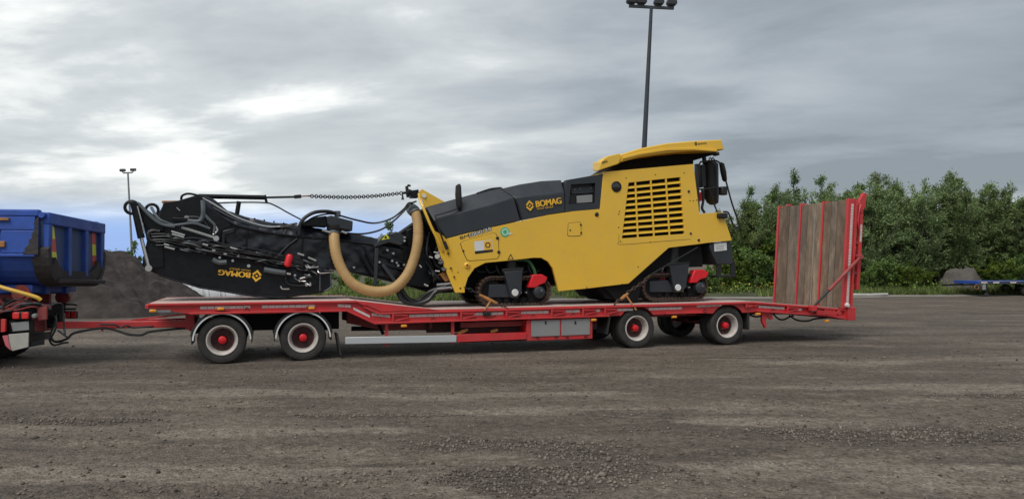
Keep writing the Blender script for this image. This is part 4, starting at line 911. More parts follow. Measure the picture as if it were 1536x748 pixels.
MB().prism(TF.xz([(334, 346), (352, 342), (352, 349), (338, 352), (337, 370), (331, 370)], CN-.0), CN-.02, CN+.03).build('cover_flap', M_TARP, HP_, bevel=.01)
tx = bpy.data.textures.new('folds', 'CLOUDS'); tx.noise_scale = .30; tx.noise_depth = 2
sb = CV.modifiers.new('sub', 'SUBSURF'); sb.subdivision_type = 'SIMPLE'; sb.levels = 4; sb.render_levels = 4
dm = CV.modifiers.new('folds', 'DISPLACE'); dm.texture = tx; dm.strength = .085; dm.mid_level = .5; dm.texture_coords = 'LOCAL'
# lower folded trough
lt = [(213, 398), (215, 384), (222, 353), (238, 349), (300, 362), (400, 382), (478, 399), (495, 405), (496.5, 431), (487, 438), (468, 441.5), (450, 443.5), (430, 446.5), (380, 443), (330, 436.5), (280, 425), (240, 412), (220, 405)]
TRG = MB().prism(TF.xz(lt, CN-.08), CN-.08, CF+.08).build('conveyor_trough', M_BLK, CV, bevel=.02)
MB().prism(TF.xz([(479, 402), (495.5, 406), (496.8, 430), (486, 437.5), (480, 436)], CN-.1), CN-.115, CN-.075).build('end_plate', M_BLK, TRG, bevel=.008)
MB().prism(TF.xz([(228, 362), (244, 366), (246, 400), (222, 403), (217, 392)], CN-.1), CN-.11, CN-.075).build('end_plate', M_BLK, TRG, bevel=.008)
for s0, s1, r in (((238, 352), (486, 404), .035), ((240, 364), (470, 410), .022), ((252, 369), (428, 402), .03), ((250, 358), (300, 366), .04)):
    MB().cyl(L(*s0, CN-.10), L(*s1, CN-.10), r, 8).build('trough_rail', M_BLK, TRG)
def seg(a, b, n): return [(a[0]+(b[0]-a[0])*k/(n-1), a[1]+(b[1]-a[1])*k/(n-1)) for k in range(n)]
for px, py in seg((282, 373), (372, 398), 5)+seg((298, 371), (398, 392), 6)+seg((350, 375), (414, 386), 3)+[(440, 412), (457, 427), (466, 412), (250, 352.5), (307, 366)]:
    q = L(px+random.uniform(-3, 3), py+random.uniform(-1, 1), CN-.13); MB().cyl((q[0], CN-.15, q[2]), (q[0], CN-.08, q[2]), random.uniform(.02, .032), 10).build('bolt', M_STEEL if random.random() < .4 else M_CHAIN, TRG)
for (a, b) in (((257, 347), (277, 353)), ((258, 351), (276, 356)), ((246, 366), (264, 371)), ((247, 370), (262, 374)), ((304, 366), (312, 368)), ((345, 371), (356, 374)), ((446, 380), (456, 383)), ((462, 386), (474, 391)), ((430, 410), (436, 411)), ((450, 418), (462, 414))):
    MB().cyl(L(*a, CN-.15), L(*b, CN-.15), .022, 8).build('pipe_fitting', M_STEEL, TRG)
def cpipe(nm, pts, r=.02, k=5, mt=M_HOSE, par=None): return MB().tube(spline(TF.path(pts), k), r, 8).build(nm, mt, par or CV)
for i in range(5):
    y = 349+i*4.2; J = lambda: random.uniform(-2.6, 2.6)
    cpipe('hydraulic_hose', [(226+i*2, y+2, CN-.13), (250, y+3+J(), CN-.16), (270+J(), y+6+J(), CN-.15), (290, y+9+J(), CN-.14), (315, y+13+J(), CN-.14), (340, y+18+J(), CN-.14), (370, y+24+J(), CN-.14), (400+i*8, y+30+J(), CN-.13), (455, y+41-i, CN-.13)], random.choice((.014, .02, .026)))
cpipe('hose_loop', [(240, 347, CN-.12), (228, 346, CN-.12), (223, 352, CN-.12), (226, 360, CN-.12), (240, 362, CN-.12)], .035)
cpipe('grey_duct', [(319, 389, CN-.15), (328, 393.5, CN-.15), (340, 393, CN-.15)], .045, 5, M_GHOSE)
cpipe('grey_duct', [(396, 404, CN-.14), (412, 407, CN-.15), (428, 409, CN-.14)], .05, 5, M_GHOSE)
cpipe('valve_pipe', [(428, 409, CN-.13), (431, 425, CN-.13), (455, 428, CN-.13), (457, 420, CN-.13)], .016, 3, M_CHAIN)
cpipe('hanging_hook', [(421, 429, CN-.12), (424, 433, CN-.13), (434, 433, CN-.12)], .014, 4, M_STEEL)
MB().prism(TF.xz([(434, 405), (468, 411), (476, 428), (434, 424)], CN-.1), CN-.125, CN-.08).build('valve_plate', M_BLK, TRG, bevel=.008)
for a_, b_ in (((480, 403), (480, 436)), ((480, 403), (495.5, 406.5)), ((495.5, 406.5), (496.8, 430)), ((496.8, 430), (486, 437.5))): MB().cyl(L(*a_, CN-.118), L(*b_, CN-.118), .012, 6).build('edge_highlight', M_GHOSE, TRG)  # thin grey tubes drawn as the bright highlight along the end plate edges
for a_, b_ in (((238, 412), (300, 431)), ((300, 431), (380, 443.5)), ((380, 443.5), (430, 446.5))): MB().cyl(L(*a_, CN-.08), L(*b_, CN-.08), .02, 6).build('trough_lip', M_BLK, TRG)
for i in range(26):
    x0 = random.uniform(236, 470); y0 = 352+(x0-236)*.19+random.uniform(-4, 15); w_ = random.uniform(10, 34)
    cpipe('control_line', [(x0, y0, CN-.12), (x0+w_*.5, y0+w_*.1+random.uniform(-3, 3), CN-.17), (x0+w_, y0+w_*.21, CN-.12)], random.uniform(.010, .024), 4, random.choice((M_HOSE, M_BLK, M_GHOSE, M_HOSE)), TRG)
for i in range(9):
    x0 = random.uniform(246, 430); y0 = 350+(x0-236)*.19; q = L(x0, y0, CN-.1); w_ = random.uniform(.06, .16)
    MB().box((q[0], CN-.16, q[2]-.04), (q[0]+w_, CN-.07, q[2]+.03)).build('valve_block', M_BLK, TRG, bevel=.012)
for i in range(10):
    x0 = random.uniform(440, 478); y0 = random.uniform(384, 425)
    cpipe('control_line', [(x0, y0, CN-.12), (x0+random.uniform(2, 10), y0+random.uniform(-4, 6), CN-.18), (x0+random.uniform(8, 20), y0+random.uniform(0, 8), CN-.12)], random.uniform(.010, .02), 4, random.choice((M_HOSE, M_STEEL, M_GHOSE)), TRG)
# red capsule
q0, q1 = L(435.5, 381, CN-.15), L(430, 400, CN-.15); a = Vector(q0); b = Vector(q1)
MB().tube([a, a+(b-a)*.06, a+(b-a)*.2, a+(b-a)*.9, b], [.02, .052, .066, .066, .04], 12).build('red_canister', M_COVR, TRG)
# upside-down lettering on the trough
a, b = TF.xz([(375.5, 408.5), (328.5, 404)], CN-.08); text('BOMAG', M_GOLD, TRG, a, b, .10, CN-.084, bold=.05)
a, b = TF.xz([(376, 404.3), (344, 401)], CN-.08); text('FAYAT GROUP', M_GOLD, TRG, a, b, .033, CN-.084)
q = TF.xz([(385, 413.5)], CN-.08)[0]; diamond_logo(M_GOLD, TRG, q, .16, math.pi-.15, CN-.084)
# ribs, seams and straps on the covered section
for px, y0, y1 in ((330, 322, 368), (372, 343, 375), (455, 355, 390)): cpipe('cover_seam', [(px, y0, CN+.012), (px-2, (y0+y1)/2, CN+.008), (px-3, y1, CN+.012)], .016, 3, M_BLK)
cpipe('cover_edge', [(312, 312, CN+.01), (346, 334.5, CN+.01), (372, 343, CN+.01), (410, 350, CN+.01), (450, 355, CN+.01), (500, 359, CN+.01), (560, 367, CN+.01)], .022, 4, M_BLK)
cpipe('cover_brace', [(446, 358, CN), (432, 369, CN), (416, 385, CN)], .03, 3, M_BLK)
for px, py in seg((350, 378), (486, 402), 8)+seg((382, 328), (440, 337), 5)+seg((392, 346), (470, 357), 6):
    q = L(px, py, CN+.0); MB().cyl((q[0], CN-.015, q[2]), (q[0], CN+.05, q[2]), .017, 8).build('bolt', M_CHAIN, CV)
for px, py, a in ((395, 340, 1), (430, 344, -1), (468, 352, 1)): cpipe('cover_fold', [(px, py, CN+.06), (px+5*a, py+7, CN+.02), (px+9*a, py+4, CN+.04)], .012, 3, M_TARP)
# end arms, rams
for v in (CF+.0, CN-.06): AM = MB().prism(TF.xz([(191, 304), (198, 301.5), (208, 304.5), (246, 334), (246, 347), (226, 348), (207, 326), (203, 312)], v), v, v+.06).build('end_arm', M_BLK, CV, bevel=.012)
for px, py, v in ((197.5, 311, CN-.03), (228, 315, CF+.03)):
    q = L(px, py, v); MB().torus(q, .11, .028, 'y', 20, 8).build('hose_ring', M_BLK, AM)
for v, x0 in ((CN-.12, 0), (CF+.10, 0)):
    p0, p1, p2 = L(201, 306, CN-.12), L(212, 357, CN-.12), L(223.5, 402, CN-.12)
    p0, p1, p2 = [(p[0], v, p[2]) for p in (p0, p1, p2)]
    ra = MB().tube([p0, p1], .062, 14).build('ram_barrel', M_BLK, AM); MB().cyl(p1, p2, .032, 12).build('ram_rod', M_STEEL, ra)
    MB().cyl((p2[0], v-.06, p2[2]), (p2[0], v+.06, p2[2]), .058, 14).build('ram_eye', M_STEEL, ra)
cpipe('ram_hose', [(206, 309, CN-.16), (213, 335, CN-.16), (216, 350, CN-.15)], .014, 4, M_STEEL, AM)
for p in ([(208, 305, CN-.1), (225, 322, CN-.12), (240, 334, CN-.12), (258, 338, CN-.12), (290, 335, CN-.1), (315, 343, CN-.08)], [(206, 304, CN-.1), (228, 327, CN-.13), (244, 337, CN-.13), (262, 340, CN-.12)], [(227, 311, CN+.2), (238, 328, CN-.1), (260, 338, CN-.1)]): cpipe('hydraulic_hose', p, .026, 6, M_GHOSE)
MB().cyl(L(272, 341, CN-.08), L(324, 357.5, CN-.08), .03, 10).build('brace_rod', M_GREY, CV)
q = L(324.5, 357.5, CN-.08); MB().cyl((q[0], CN-.12, q[2]), (q[0], CN+.04, q[2]), .05, 14).build('brace_pin', M_STEEL, CV)
for p, r, m_ in (([(304, 301, CN), (305, 315, CN-.04), (304, 325, CN-.04), (298, 332, CN-.04), (282, 331, CN-.02)], .045, M_GHOSE), ([(305, 318, CN-.03), (312, 328, CN-.05), (322, 338, CN-.06), (321, 350, CN-.06)], .028, M_GHOSE), ([(307, 322, CN-.03), (318, 333, CN-.05), (326, 345, CN-.06), (320, 352, CN-.06)], .022, M_STEEL), ([(280, 325, CN), (300, 327, CN-.02), (312, 340, CN-.04), (316, 350, CN-.04)], .024, M_HOSE)): cpipe('hydraulic_hose', p, r, 6, m_)
cpipe('hose_arch', [(272, 302, 1.0), (273, 294, .95), (282, 290.5, .95), (296, 293, .9), (308, 298, .9), (322, 308, .9)], .022, 6, M_BLK)
for k, (dy, r, m_) in enumerate(((0, .022, M_STEEL), (2.4, .022, M_HOSE), (5, .02, M_GHOSE))): cpipe('hydraulic_hose', [(300, 295+dy, .9), (318, 305+dy, .88), (340, 318+dy*.9, .86), (362, 329+dy*.6, .86), (395, 339+dy*.3, .86), (420, 340, .86), (446, 335, .86)], r, 6, m_)
MB().tube(spline(TF.path([(246, 327, .84), (247.5, 315, .84), (246.5, 306, .86), (243.5, 302.5, .88), (252, 302.2, .9), (264, 302, .9)]), 4), .016, 6).build('torn_cover_edge', M_ORUST, CV)
q = L(280, 326.5, CN); MB().cyl((q[0], CN-.04, q[2]), (q[0], CN+.06, q[2]), .04, 12).build('bolt', M_GREY, CV)
MB().cyl(L(298, 294.3, 1.25), L(398, 296.2, 1.25), .045, 14).build('stay_ram', M_BLK, CV)
MB().cyl(L(398, 296.2, 1.25), L(443, 295.2, 1.25), .022, 10).build('stay_rod', M_CHAIN, CV)
MB().bar(L(397, 292.5, 1.25), L(400, 304, 1.25), .05, .05).build('ram_port', M_BLK, CV)
SK = MB().bar(L(441, 295.2, 1.25), L(452, 294.4, 1.25), .07, .07).build('shackle', M_CHAIN, CV, bevel=.015)
MB().bar(L(451, 294.5, 1.25), L(465, 293.7, 1.25), .03, .022).build('shackle_jaw', M_REDD, SK)
cpipe('stay_cable', [(318, 304.8, 1.2), (360, 303.5, 1.2), (398, 304, 1.2), (412, 308, 1.2), (432, 319, 1.15), (452, 329.5, 1.1)], .014, 6)
MB().cyl(L(355, 324, 1.2), L(358.5, 302, 1.2), .042, 12).build('stay_post', M_BLK, CV)
# stay chain: alternate links
mb = MB(); A, B = Vector(L(463, 293.9, 1.25)), Vector(L(603, 289.6, 1.25)); nl = 44; d_ = (B-A)/nl; ux = d_.normalized()
for k in range(nl):
    c = A+d_*(k+.5)+Vector((0, 0, -.05*math.sin(math.pi*(k+.5)/nl))); up = Vector((0, 0, 1)) if k % 2 else Vector((0, 1, 0)); up = (up-ux*up.dot(ux)).normalized()
    pts = [c+ux*d_.length*.70*math.cos(t)+up*.032*math.sin(t) for t in np.linspace(0, 2*math.pi, 11)]
    mb.tube(pts, .0105, 5)
tag(mb.build('stay_chain', M_CHAIN, MM), kind='stuff')
HB = MB().bar(L(603, 289.5, 1.25), L(611, 289, 1.25), .05, .05).bar(L(610, 279, 1.25), L(612, 296, 1.25), .06, .06).bar(L(611, 277.5, 1.25), L(616, 279, 1.25), .05, .04).bar(L(611, 287, 1.25), L(628, 293, 1.25), .12, .10).build('hook_block', M_LBLK, MM, bevel=.01)
MB().tube(TF.path([(603.5, 290, 1.25), (604, 296, 1.25), (604, 299.5, 1.25)]), [.012, .02, .032], 8).build('hook_weight', M_CHAIN, HB)
MB().prism(TF.xz([(615, 286), (628, 284), (629, 296), (618, 296)], 1.1), 1.1, 1.4).build('hook_bracket', M_BLK, HB, bevel=.01)
# fan housing over the conveyor, and its tan suction hose
FH = MB().prism(TF.xz([(490.5, 324), (497, 323), (529.5, 331.5), (528.5, 346.5), (495, 339.5), (491, 336)], CN-.12), CN-.12, CN+.5).build('fan_housing', M_HOOD, MM, bevel=.018)
MB().prism(TF.xz([(449, 335), (470, 326), (490, 323.5), (491, 340), (476, 339), (452, 339)], CN), CN, CN+.55).build('fan_cowl', M_BLK, FH, bevel=.015)
MB().box((L(502, 320, CN)[0], CN, L(502, 325, CN)[2]), (L(511, 320, CN)[0], CN+.1, L(502, 316, CN)[2])).build('fan_motor', M_GHOSE, FH, bevel=.012)
q = L(503, 346, CN-.05); MB().lathe([(.001, .12), (.16, .12), (.16, .04), (.13, -.02), (.001, -.02)], (q[0], CN+.02, q[2]), 24, 'z', False).build('fan_outlet', M_LBLK, FH)
for a, b in (((483, 345), (496, 349)), ((512, 347), (520, 350))): MB().cyl(L(*a, CN-.1), L(*b, CN-.1), .025, 8).build('clamp', M_STEEL, FH)
cpipe('fan_hose', [(449, 352, CN-.1), (450, 337, CN-.1), (458, 326, CN-.1), (472, 318.5, CN-.1), (490, 317, CN-.05), (503, 319.5, CN)], .034, 6, M_HOSE, FH)
cpipe('fan_hose', [(455, 336, CN-.05), (470, 326, CN-.05), (490, 321, CN-.05), (503, 321, CN)], .016, 6, M_HOSE, FH)
hp = spline([L(501.5, 349, .78), L(501.5, 362, .70), L(505, 384, .62), L(514, 406, .56), L(528, 424, .52), L(547, 434, .50), L(568, 437.3, .50), L(590, 432.5, .50), L(608, 416, .50), L(619, 394, .52), L(626, 367, .56), L(627.5, 342, .62), L(624.5, 324, .68), L(621.5, 317, .72)], 9)
hp2 = [hp[0]]
for p in hp[1:]:
    k_ = max(1, int((p-hp2[-1]).length/.019)); a_ = hp2[-1]
    hp2 += [a_+(p-a_)*(j+1)/k_ for j in range(k_)]
mb = MB(); nn = len(hp2); mb.tube(hp2, [.099+.0042*(1 if i % 2 else -1)+.0025*math.sin(i*.13) for i in range(nn)], 18); HS = mb.build('suction_hose', M_TAN, MM, smooth=60)
MB().tube([hp[0]+(hp[0]-hp[1])*1.2, hp[2]], .113, 18).build('hose_clamp', M_GHOSE, HS)
MB().tube([hp[-4], hp[-1]+(hp[-1]-hp[-2])*1.0], .113, 18).build('hose_clamp', M_GHOSE, HS)
MB().tube([hp[-1], hp[-1]+Vector((0, .25, .06))], .12, 16).build('hose_elbow', M_GHOSE, HS)
for p in ([(509, 323, CN), (535, 330, .9), (562, 334.5, .9), (588, 327, .8), (606, 313, .75), (612, 305, .75), (618, 304, .8), (624, 302, 1.)], [(515, 349.5, CN), (545, 350.5, .8), (572, 344, .8), (592, 330, .75), (610, 312, .75), (615, 305.5, .75), (621, 307, .9)]): cpipe('power_cable', p, .018, 6, M_HOSE, MM)
# receiving hopper and slewing frame between conveyor and machine
HP = MB().prism(TF.xz([(500, 362), (560, 372), (574, 360), (604, 366), (640, 380), (650, 420), (640, 432), (612, 428), (560, 416), (500, 402)], CN+.05), CN+.05, CF-.05).build('conveyor_frame', M_BLK, CV, bevel=.015)
MB().prism(TF.xz([(561, 371), (574, 353), (583, 351), (605, 366), (600, 368), (583, 363.5)], CN-.12), CN-.12, CN+.4).build('frame_cover', M_HOOD, HP, bevel=.012)
tri = TF.xz([(572, 360), (579.5, 350.5), (584.5, 357.5)], CN-.13); MB().prism(tri, CN-.128, CN-.121).build('warning_sign', M_YREF, HP, smooth=0)
q = L(578.5, 356.5, CN-.13); MB().prism([(q[0]-.03, q[2]-.012), (q[0]+.03, q[2]-.012), (q[0]+.01, q[2]+.04), (q[0]-.01, q[2]+.04)], CN-.131, CN-.1285).build('sign_mark', M_LBLK, HP, smooth=0)
MB().prism(TF.xz([(583, 350), (595, 347), (607, 353), (609, 366), (600, 366), (590, 358)], CN), CN, CN+.4).build('hydraulic_tank', M_HOOD, HP, bevel=.03)
MB().prism(TF.xz([(609, 345), (621, 340), (640, 345), (640, 380), (612, 378)], CN+.1), CN+.1, CN+.6).build('bearing_housing', M_BLK, HP, bevel=.02)
for a, b, w in (((565, 372), (562.5, 428), .07), ((536, 372), (560, 412), .06), ((545, 368), (566, 410), .05), ((574, 397), (596, 426), .07), ((570, 382), (612, 396), .05), ((568, 395), (612, 405), .05)):
    MB().bar(L(*a, CN-.09), L(*b, CN-.09), w, w).build('frame_strut', M_HOOD if w > .065 else M_BLK, HP, bevel=.008)
for px, py in ((569, 393), (597, 398), (588, 391), (595, 394), (606, 397), (581, 375), (590, 380), (531, 401), (607, 356), (606.5, 361)):
    q = L(px, py, CN-.1); MB().cyl((q[0], CN-.13, q[2]), (q[0], CN-.02, q[2]), .022, 8).build('bolt', M_STEEL if random.random() < .5 else M_GREY, HP)

# ================================================================== LASHINGS on the trailer
def chain_path(pts, nm, mt, par, step=.085, w=.028, r=.011):
    mb = MB(); P = spline(TF.path(pts), 8); acc = 0; k = 0; A = Vector(P[0])
    segs = []; 
    for p in P[1:]:
        while (p-A).length > step: B = A+(p-A).normalized()*step; segs.append((A, B)); A = B
    for k, (A, B) in enumerate(segs):
        ux = (B-A).normalized(); c = (A+B)/2; up = Vector((0, 0, 1)) if k % 2 else Vector((0, 1, 0)); up = (up-ux*up.dot(ux)).normalized()
        mb.tube([c+ux*step*.66*math.cos(t)+up*w*math.sin(t) for t in np.linspace(0, 6.2832, 9)], r, 5)
    o = mb.build(nm, mt, par); tag(o, kind='stuff'); return o
q = TF.world(L(921, 457, .1)); LA = empty('lashing_chain', q, TF.a); OFF['lashing_chain'] = L(921, 457, .1)
tag(LA, 'rusty tie-down chain running up to the rear yellow side of the machine', 'chain', 'tie-down chains on the trailer')
MB().cyl(L(1046, 371, .33), L(972, 414, .33), .016, 8).build('chain_upper_rod', M_CHAIN, LA)
chain_path([(974, 413, .3), (962, 425, .28), (946, 435, .26), (936, 444, .22)], 'links', M_RUST, LA)
MB().tube([L(942, 440, .2), L(937, 444, .19), L(931, 449, .16)], [.02, .04, .03], 10).build('tensioner', M_ORUST, LA)
MB().bar(L(939.5, 443, .17), L(954.5, 465, -.05), .03, .02).build('tensioner_handle', M_ORUST, LA)
chain_path([(932, 448, .16), (924, 453, .08), (921, 459, .0), (922, 464, -.04)], 'links', M_RUST, LA)
k0_ = L(692, 431, .3); q = TF.world(k0_); LB = empty('lashing_chain', q, TF.a); OFF[LB.name] = k0_
tag(LB, 'orange-handled tie-down chain at the nose of the machine beside the front track', 'chain', 'tie-down chains on the trailer')
chain_path([(697, 431, .3), (706, 435, .27), (720, 442, .24)], 'links', M_CHAIN, LB)
MB().tube([L(719, 441.5, .22), L(733, 449, .18), L(746, 455, .14)], [.022, .04, .024], 10).build('tensioner', M_ORUST, LB)
MB().bar(L(737, 449.5, .16), L(727, 465, -.04), .03, .02).build('tensioner_handle', M_ORUST, LB)
chain_path([(745, 455, .14), (756, 459, .1), (764, 464, .02)], 'links', M_RUST, LB)
q = L(730.5, 470.5, -.02); MB().box((q[0]-.07, -.05, q[2]-.04), (q[0]+.07, .02, q[2]+.04)).build('rail_hook', M_LBLK, LB, bevel=.01)

# ================================================================== DUMP TRUCK
BF = Frame((gpt(61, 12.6)[0], 12.6), 8.0)
DT = empty('dump_truck', (BF.O[0], BF.O[1], 0), BF.a, rx=R(-1.6))
tag(DT, 'blue rounded tipper truck body with marked tailgate on red chassis, coupled to the drawbar', 'truck')
BL = BF.L
def usec(w, z0, z1, ins=0.):     # rounded tub outline (y,z), open top at z1
    y0, y1 = ins, w-ins; p = [(y0, z1)]
    for t in np.linspace(0, math.pi/2, 8): p.append((y0+.02+(1-math.cos(t))*.55, z0+.62-math.sin(t)*(.62-ins)))
    for t in np.linspace(math.pi/2, 0, 8): p.append((y1-.02-(1-math.cos(t))*.55, z0+.62-math.sin(t)*(.62-ins)))
    p.append((y1, z1)); return p
TW, TZ0, TZ1 = 2.45, 1.40, 2.58
outer = usec(TW, TZ0, TZ1); inner = usec(TW, TZ0, TZ1, .06)
mb = MB(); n = len(outer)
for i in range(n-1):
    for ring in (outer, inner):
        (a, b), (c, d) = ring[i], ring[i+1]; mb.add([(-5.3, a, b), (-.06, a, b), (-.06, c, d), (-5.3, c, d)], [(0, 1, 2, 3)])
rim = outer+inner[::-1]
for x in (-5.3, -.06): mb.add([(x, a, b) for a, b in rim], [tuple(range(len(rim)))])
for a, b in ((0, 2*n-1), (n-1, n)): mb.add([(-5.3, *rim[a]), (-.06, *rim[a]), (-.06, *rim[b]), (-5.3, *rim[b])], [(0, 1, 2, 3)])
TBD = mb.build('tipper_body', M_BLUE, DT, smooth=40)
mb = MB(); mb.prismx(outer, -5.36, -5.3); mb.build('headboard', M_BLUE, TBD)
for y0, y1 in ((-.045, .08), (TW-.08, TW+.045)): MB().box((-5.3, y0, TZ1-.06), (-.04, y1, TZ1+.06)).build('top_rail', M_BLUE, TBD, bevel=.025)
# side framing of the near side
for y in (-.035, TW-.005):
    MB().box((-5.2, y, 2.30), (-.10, y+.04, 2.53)).build('side_band', M_BLUE, TBD, bevel=.012)
    MB().box((-.62, y, 1.92), (-.10, y+.04, 2.296)).build('side_post', M_BLUE, TBD, bevel=.012)
    for x in (-2.2, -3.7, -5.2): MB().box((x, y, 1.92), (x+.4, y+.04, 2.296)).build('side_post', M_BLUE, TBD, bevel=.012)
    MB().box((-5.2, y+.002, 1.86), (-.10, y+.042, 1.918)).build('side_band', M_BLUE, TBD, bevel=.012)
for x in (-.9, -2.4, -3.9):
    MB().prism([(x, 1.86), (x+.22, 1.86), (x+.1, 1.44), (x+.04, 1.44)], -.012, .34).build('lower_rib', M_BLUE, TBD, bevel=.012)
q = BL(1, 366, -.05); MB().box((q[0]-.12, -.075, q[2]-.05), (q[0]+.04, -.03, q[2]+.05)).build('marker_lamp', M_ORUST, TBD, bevel=.012)
q = BL(4, 328, -.06); MB().box((q[0]-.2, -.075, q[2]-.02), (q[0]+.06, -.03, q[2]+.02)).build('side_hook', M_ORUST, TBD)
# grimy rear hoop
big = [(y*1.03-.035, z-.03) for y, z in usec(TW, TZ0, TZ1)]
mb = MB(); sel = [p for p in big if p[1] < 2.02]; ins_ = [(TW/2+(y-TW/2)*.93, z+.07) for y, z in sel]
for i in range(len(sel)-1):
    q4 = [sel[i], sel[i+1], ins_[i+1], ins_[i]]; mb.prismx(q4, -.16, .10)
mb.build('rear_hoop', M_GRIME, TBD, smooth=30)
MB().prism([(-.045, 2.52), (-.045, 1.9)]+[(-.06-.20*((2.52-z)/.62)**1.6-.05*random.random(), z) for z in np.linspace(1.9, 2.50, 26)], -.0405, -.0365).build('soiled_edge', M_GRIME, TBD)
# tailgate with recessed panels between ribs
tg = empty('tailgate', (0, 0, 0)); tg.parent = DT
to = usec(TW, TZ0+.04, TZ1+.02, .03); MB().prismx(to, -.05, .015).build('tailgate_panel', M_BLUE2, tg)
MB().box((.0, .02, 2.40), (.10, TW-.02, 2.60)).build('tailgate_top_beam', M_BLUE, tg, bevel=.02)
for y0, y1, z0 in ((.03, .16, 1.75), (.80, .93, 1.55), (1.52, 1.65, 1.55), (TW-.20, TW-.03, 1.70)): MB().box((.0, y0, z0), (.09, y1, 2.41)).build('tailgate_rib', M_BLUE, tg, bevel=.015)
lp = [p for p in to if p[1] < 1.72]; li = [(TW/2+(y-TW/2)*.86, z+.17) for y, z in lp]; mb = MB()
for i in range(len(lp)-1): mb.prismx([lp[i], lp[i+1], li[i+1], li[i]], .0, .085)
mb.build('tailgate_lip', M_GRIME, tg, smooth=30)
for y, seq in ((.20, (M_YREF, M_RREF, M_YREF)), (1.98, (M_RREF, M_YREF, M_RREF))):
    for k, m_ in enumerate(seq):
        z1 = 2.39-k*.215; MB().prismx([(y+.05*k*(1 if y < 1 else .3), z1), (y+.17+.05*k*(1 if y < 1 else .3), z1), (y+.17+.05*(k+1)*(1 if y < 1 else .3), z1-.212), (y+.05*(k+1)*(1 if y < 1 else .3), z1-.212)], .016, .021).build('reflective_marking', m_, tg)
MB().box((.10, .3, 1.42), (.20, TW-.25, 1.50)).build('tailgate_bumper', M_GRIME, tg, bevel=.02)
MB().cyl((.0, -.05, 2.55), (.0, TW+.05, 2.55), .05, 12).build('hinge_bar', M_BLUE, tg)
# subframe and chassis
MB().box((-5.2, .75, 1.24), (-.25, .90, 1.405)).build('subframe', M_BLUE, DT, bevel=.01)
MB().box((-5.2, 1.55, 1.24), (-.25, 1.70, 1.405)).build('subframe', M_BLUE, DT, bevel=.01)
MB().box((-1.0, .35, 1.27), (-.30, 2.1, 1.40)).build('tipping_cradle', M_BLUE, DT, bevel=.01)
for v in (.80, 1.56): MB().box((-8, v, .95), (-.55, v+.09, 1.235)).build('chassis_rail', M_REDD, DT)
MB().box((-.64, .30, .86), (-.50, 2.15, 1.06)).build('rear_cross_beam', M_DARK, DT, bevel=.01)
for px, py, v, r in ((31, 439, .35, .145), (93, 441, 2.05, .125)):
    q = BL(px, py, v); MB().lathe([(.001, -.05), (r*.55, -.05), (r*.6, -.03), (r, -.03), (r, .05), (.001, .05)], q, 28, closed=False).build('pivot_drum', M_REDD, DT)
pp = lambda nm, pts, r, m_, k=5: MB().tube(spline([BL(*p) for p in pts], k), r, 8).build(nm, m_, DT)
pp('yellow_pipe', [(-30, 421, .0), (-5, 429, .0), (12, 434, .0), (38, 441, .02), (54, 446, .04), (60, 450, .06)], .033, M_YREF if False else mat('yellow_pipe_paint', (.68, .42, .06), .5))
for i in range(9): pp('chassis_hose', [(random.uniform(-10, 5), random.uniform(440, 470), .2), (random.uniform(10, 25), random.uniform(448, 466), .25), (random.uniform(35, 60), random.uniform(450, 462), .3), (random.uniform(62, 80), random.uniform(455, 470), .5)], random.uniform(.012, .024), random.choice((M_HOSE, M_GHOSE, M_HOSE, M_REDD)))
for v, pxs, py0, py1, nm in ((.22, (17.5, 43), 466.5, 478.5, 0), (2.05, (97, 114), 461.5, 473, 1)):
    a, b = BL(pxs[0], py0, v), BL(pxs[1], py1, v)
    lb = MB().box((a[0], v, b[2]), (b[0], v+.10, a[2])).build('tail_lamp_housing', M_LBLK, DT, bevel=.02)
    for s0, s1 in ((.02, .44), (.56, .98)): MB().box((a[0]+(b[0]-a[0])*s0, v-.025, b[2]+.012), (a[0]+(b[0]-a[0])*s1, v, a[2]-.012)).build('tail_lamp', M_LENS, lb, bevel=.014)
q = BL(51, 473, .22); MB().lathe([(.001, -.04), (.035, -.03), (.04, 0), (.04, .05)], q, 16, closed=False).build('reverse_lamp', M_GREY, DT)
def bpl(nm, pts, v, th, m_): return MB().prism(BF.xz(pts, v), v, v+th).build(nm, m_, DT, bevel=.006)
bpl('lamp_bracket', [(54, 461), (69, 458), (69, 478), (56, 480)], .35, .05, M_REDD)
bpl('lamp_bracket', [(0, 478), (7, 478), (7, 497), (0, 498)], .15, .05, M_RED)
bpl('number_plate', [(15, 483.5), (42, 481), (43, 494), (18, 496.5)], .24, .01, M_GREY)
bpl('plate_holder', [(12, 480.5), (49, 478), (50, 498), (13, 499)], .255, .03, M_DARK)
UG = bpl('underrun_panel', [(12, 501), (42, 498.5), (42, 520), (18, 526), (10, 516)], .10, .03, mat('cream_panel', (.42, .41, .37), .6, dirt=(DUST, .4, 4.)))
bpl('underrun_bar', [(42, 499), (74, 496), (74, 507), (42, 511)], .5, .06, M_GRIME)
MB().prism(BF.xz([(3, 503), (11, 502), (12, 510), (16, 525), (8, 518)], .09), .085, .10).build('corner_marking', mat('pink_marking', (.50, .12, .14), .5), UG)
bpl('hitch_plate', [(68, 470), (88, 468), (90, 486), (70, 490)], .9, .12, M_DARK)
MB().box((HITCH[0]*0-.62, 1.02, .58), (-.40, 1.42, .86)).build('hitch_jaw', M_REDD, DT, bevel=.02)
for p in ([(78, 455, .6), (92, 454, .6), (94, 470, .6), (95, 488, .55)], [(95, 488, .55), (97, 500, .5)], [(70, 470, .6), (82, 474, .55), (83, 490, .5), (76, 505, .5)], [(86, 494, .5), (100, 504, .5)], [(92, 459, 1.9), (113, 459, 1.9)], [(92, 452, 1.9), (108, 452, 2.), (114, 453, 2.)]): pp('hitch_hose', p, .017, M_HOSE, 4)
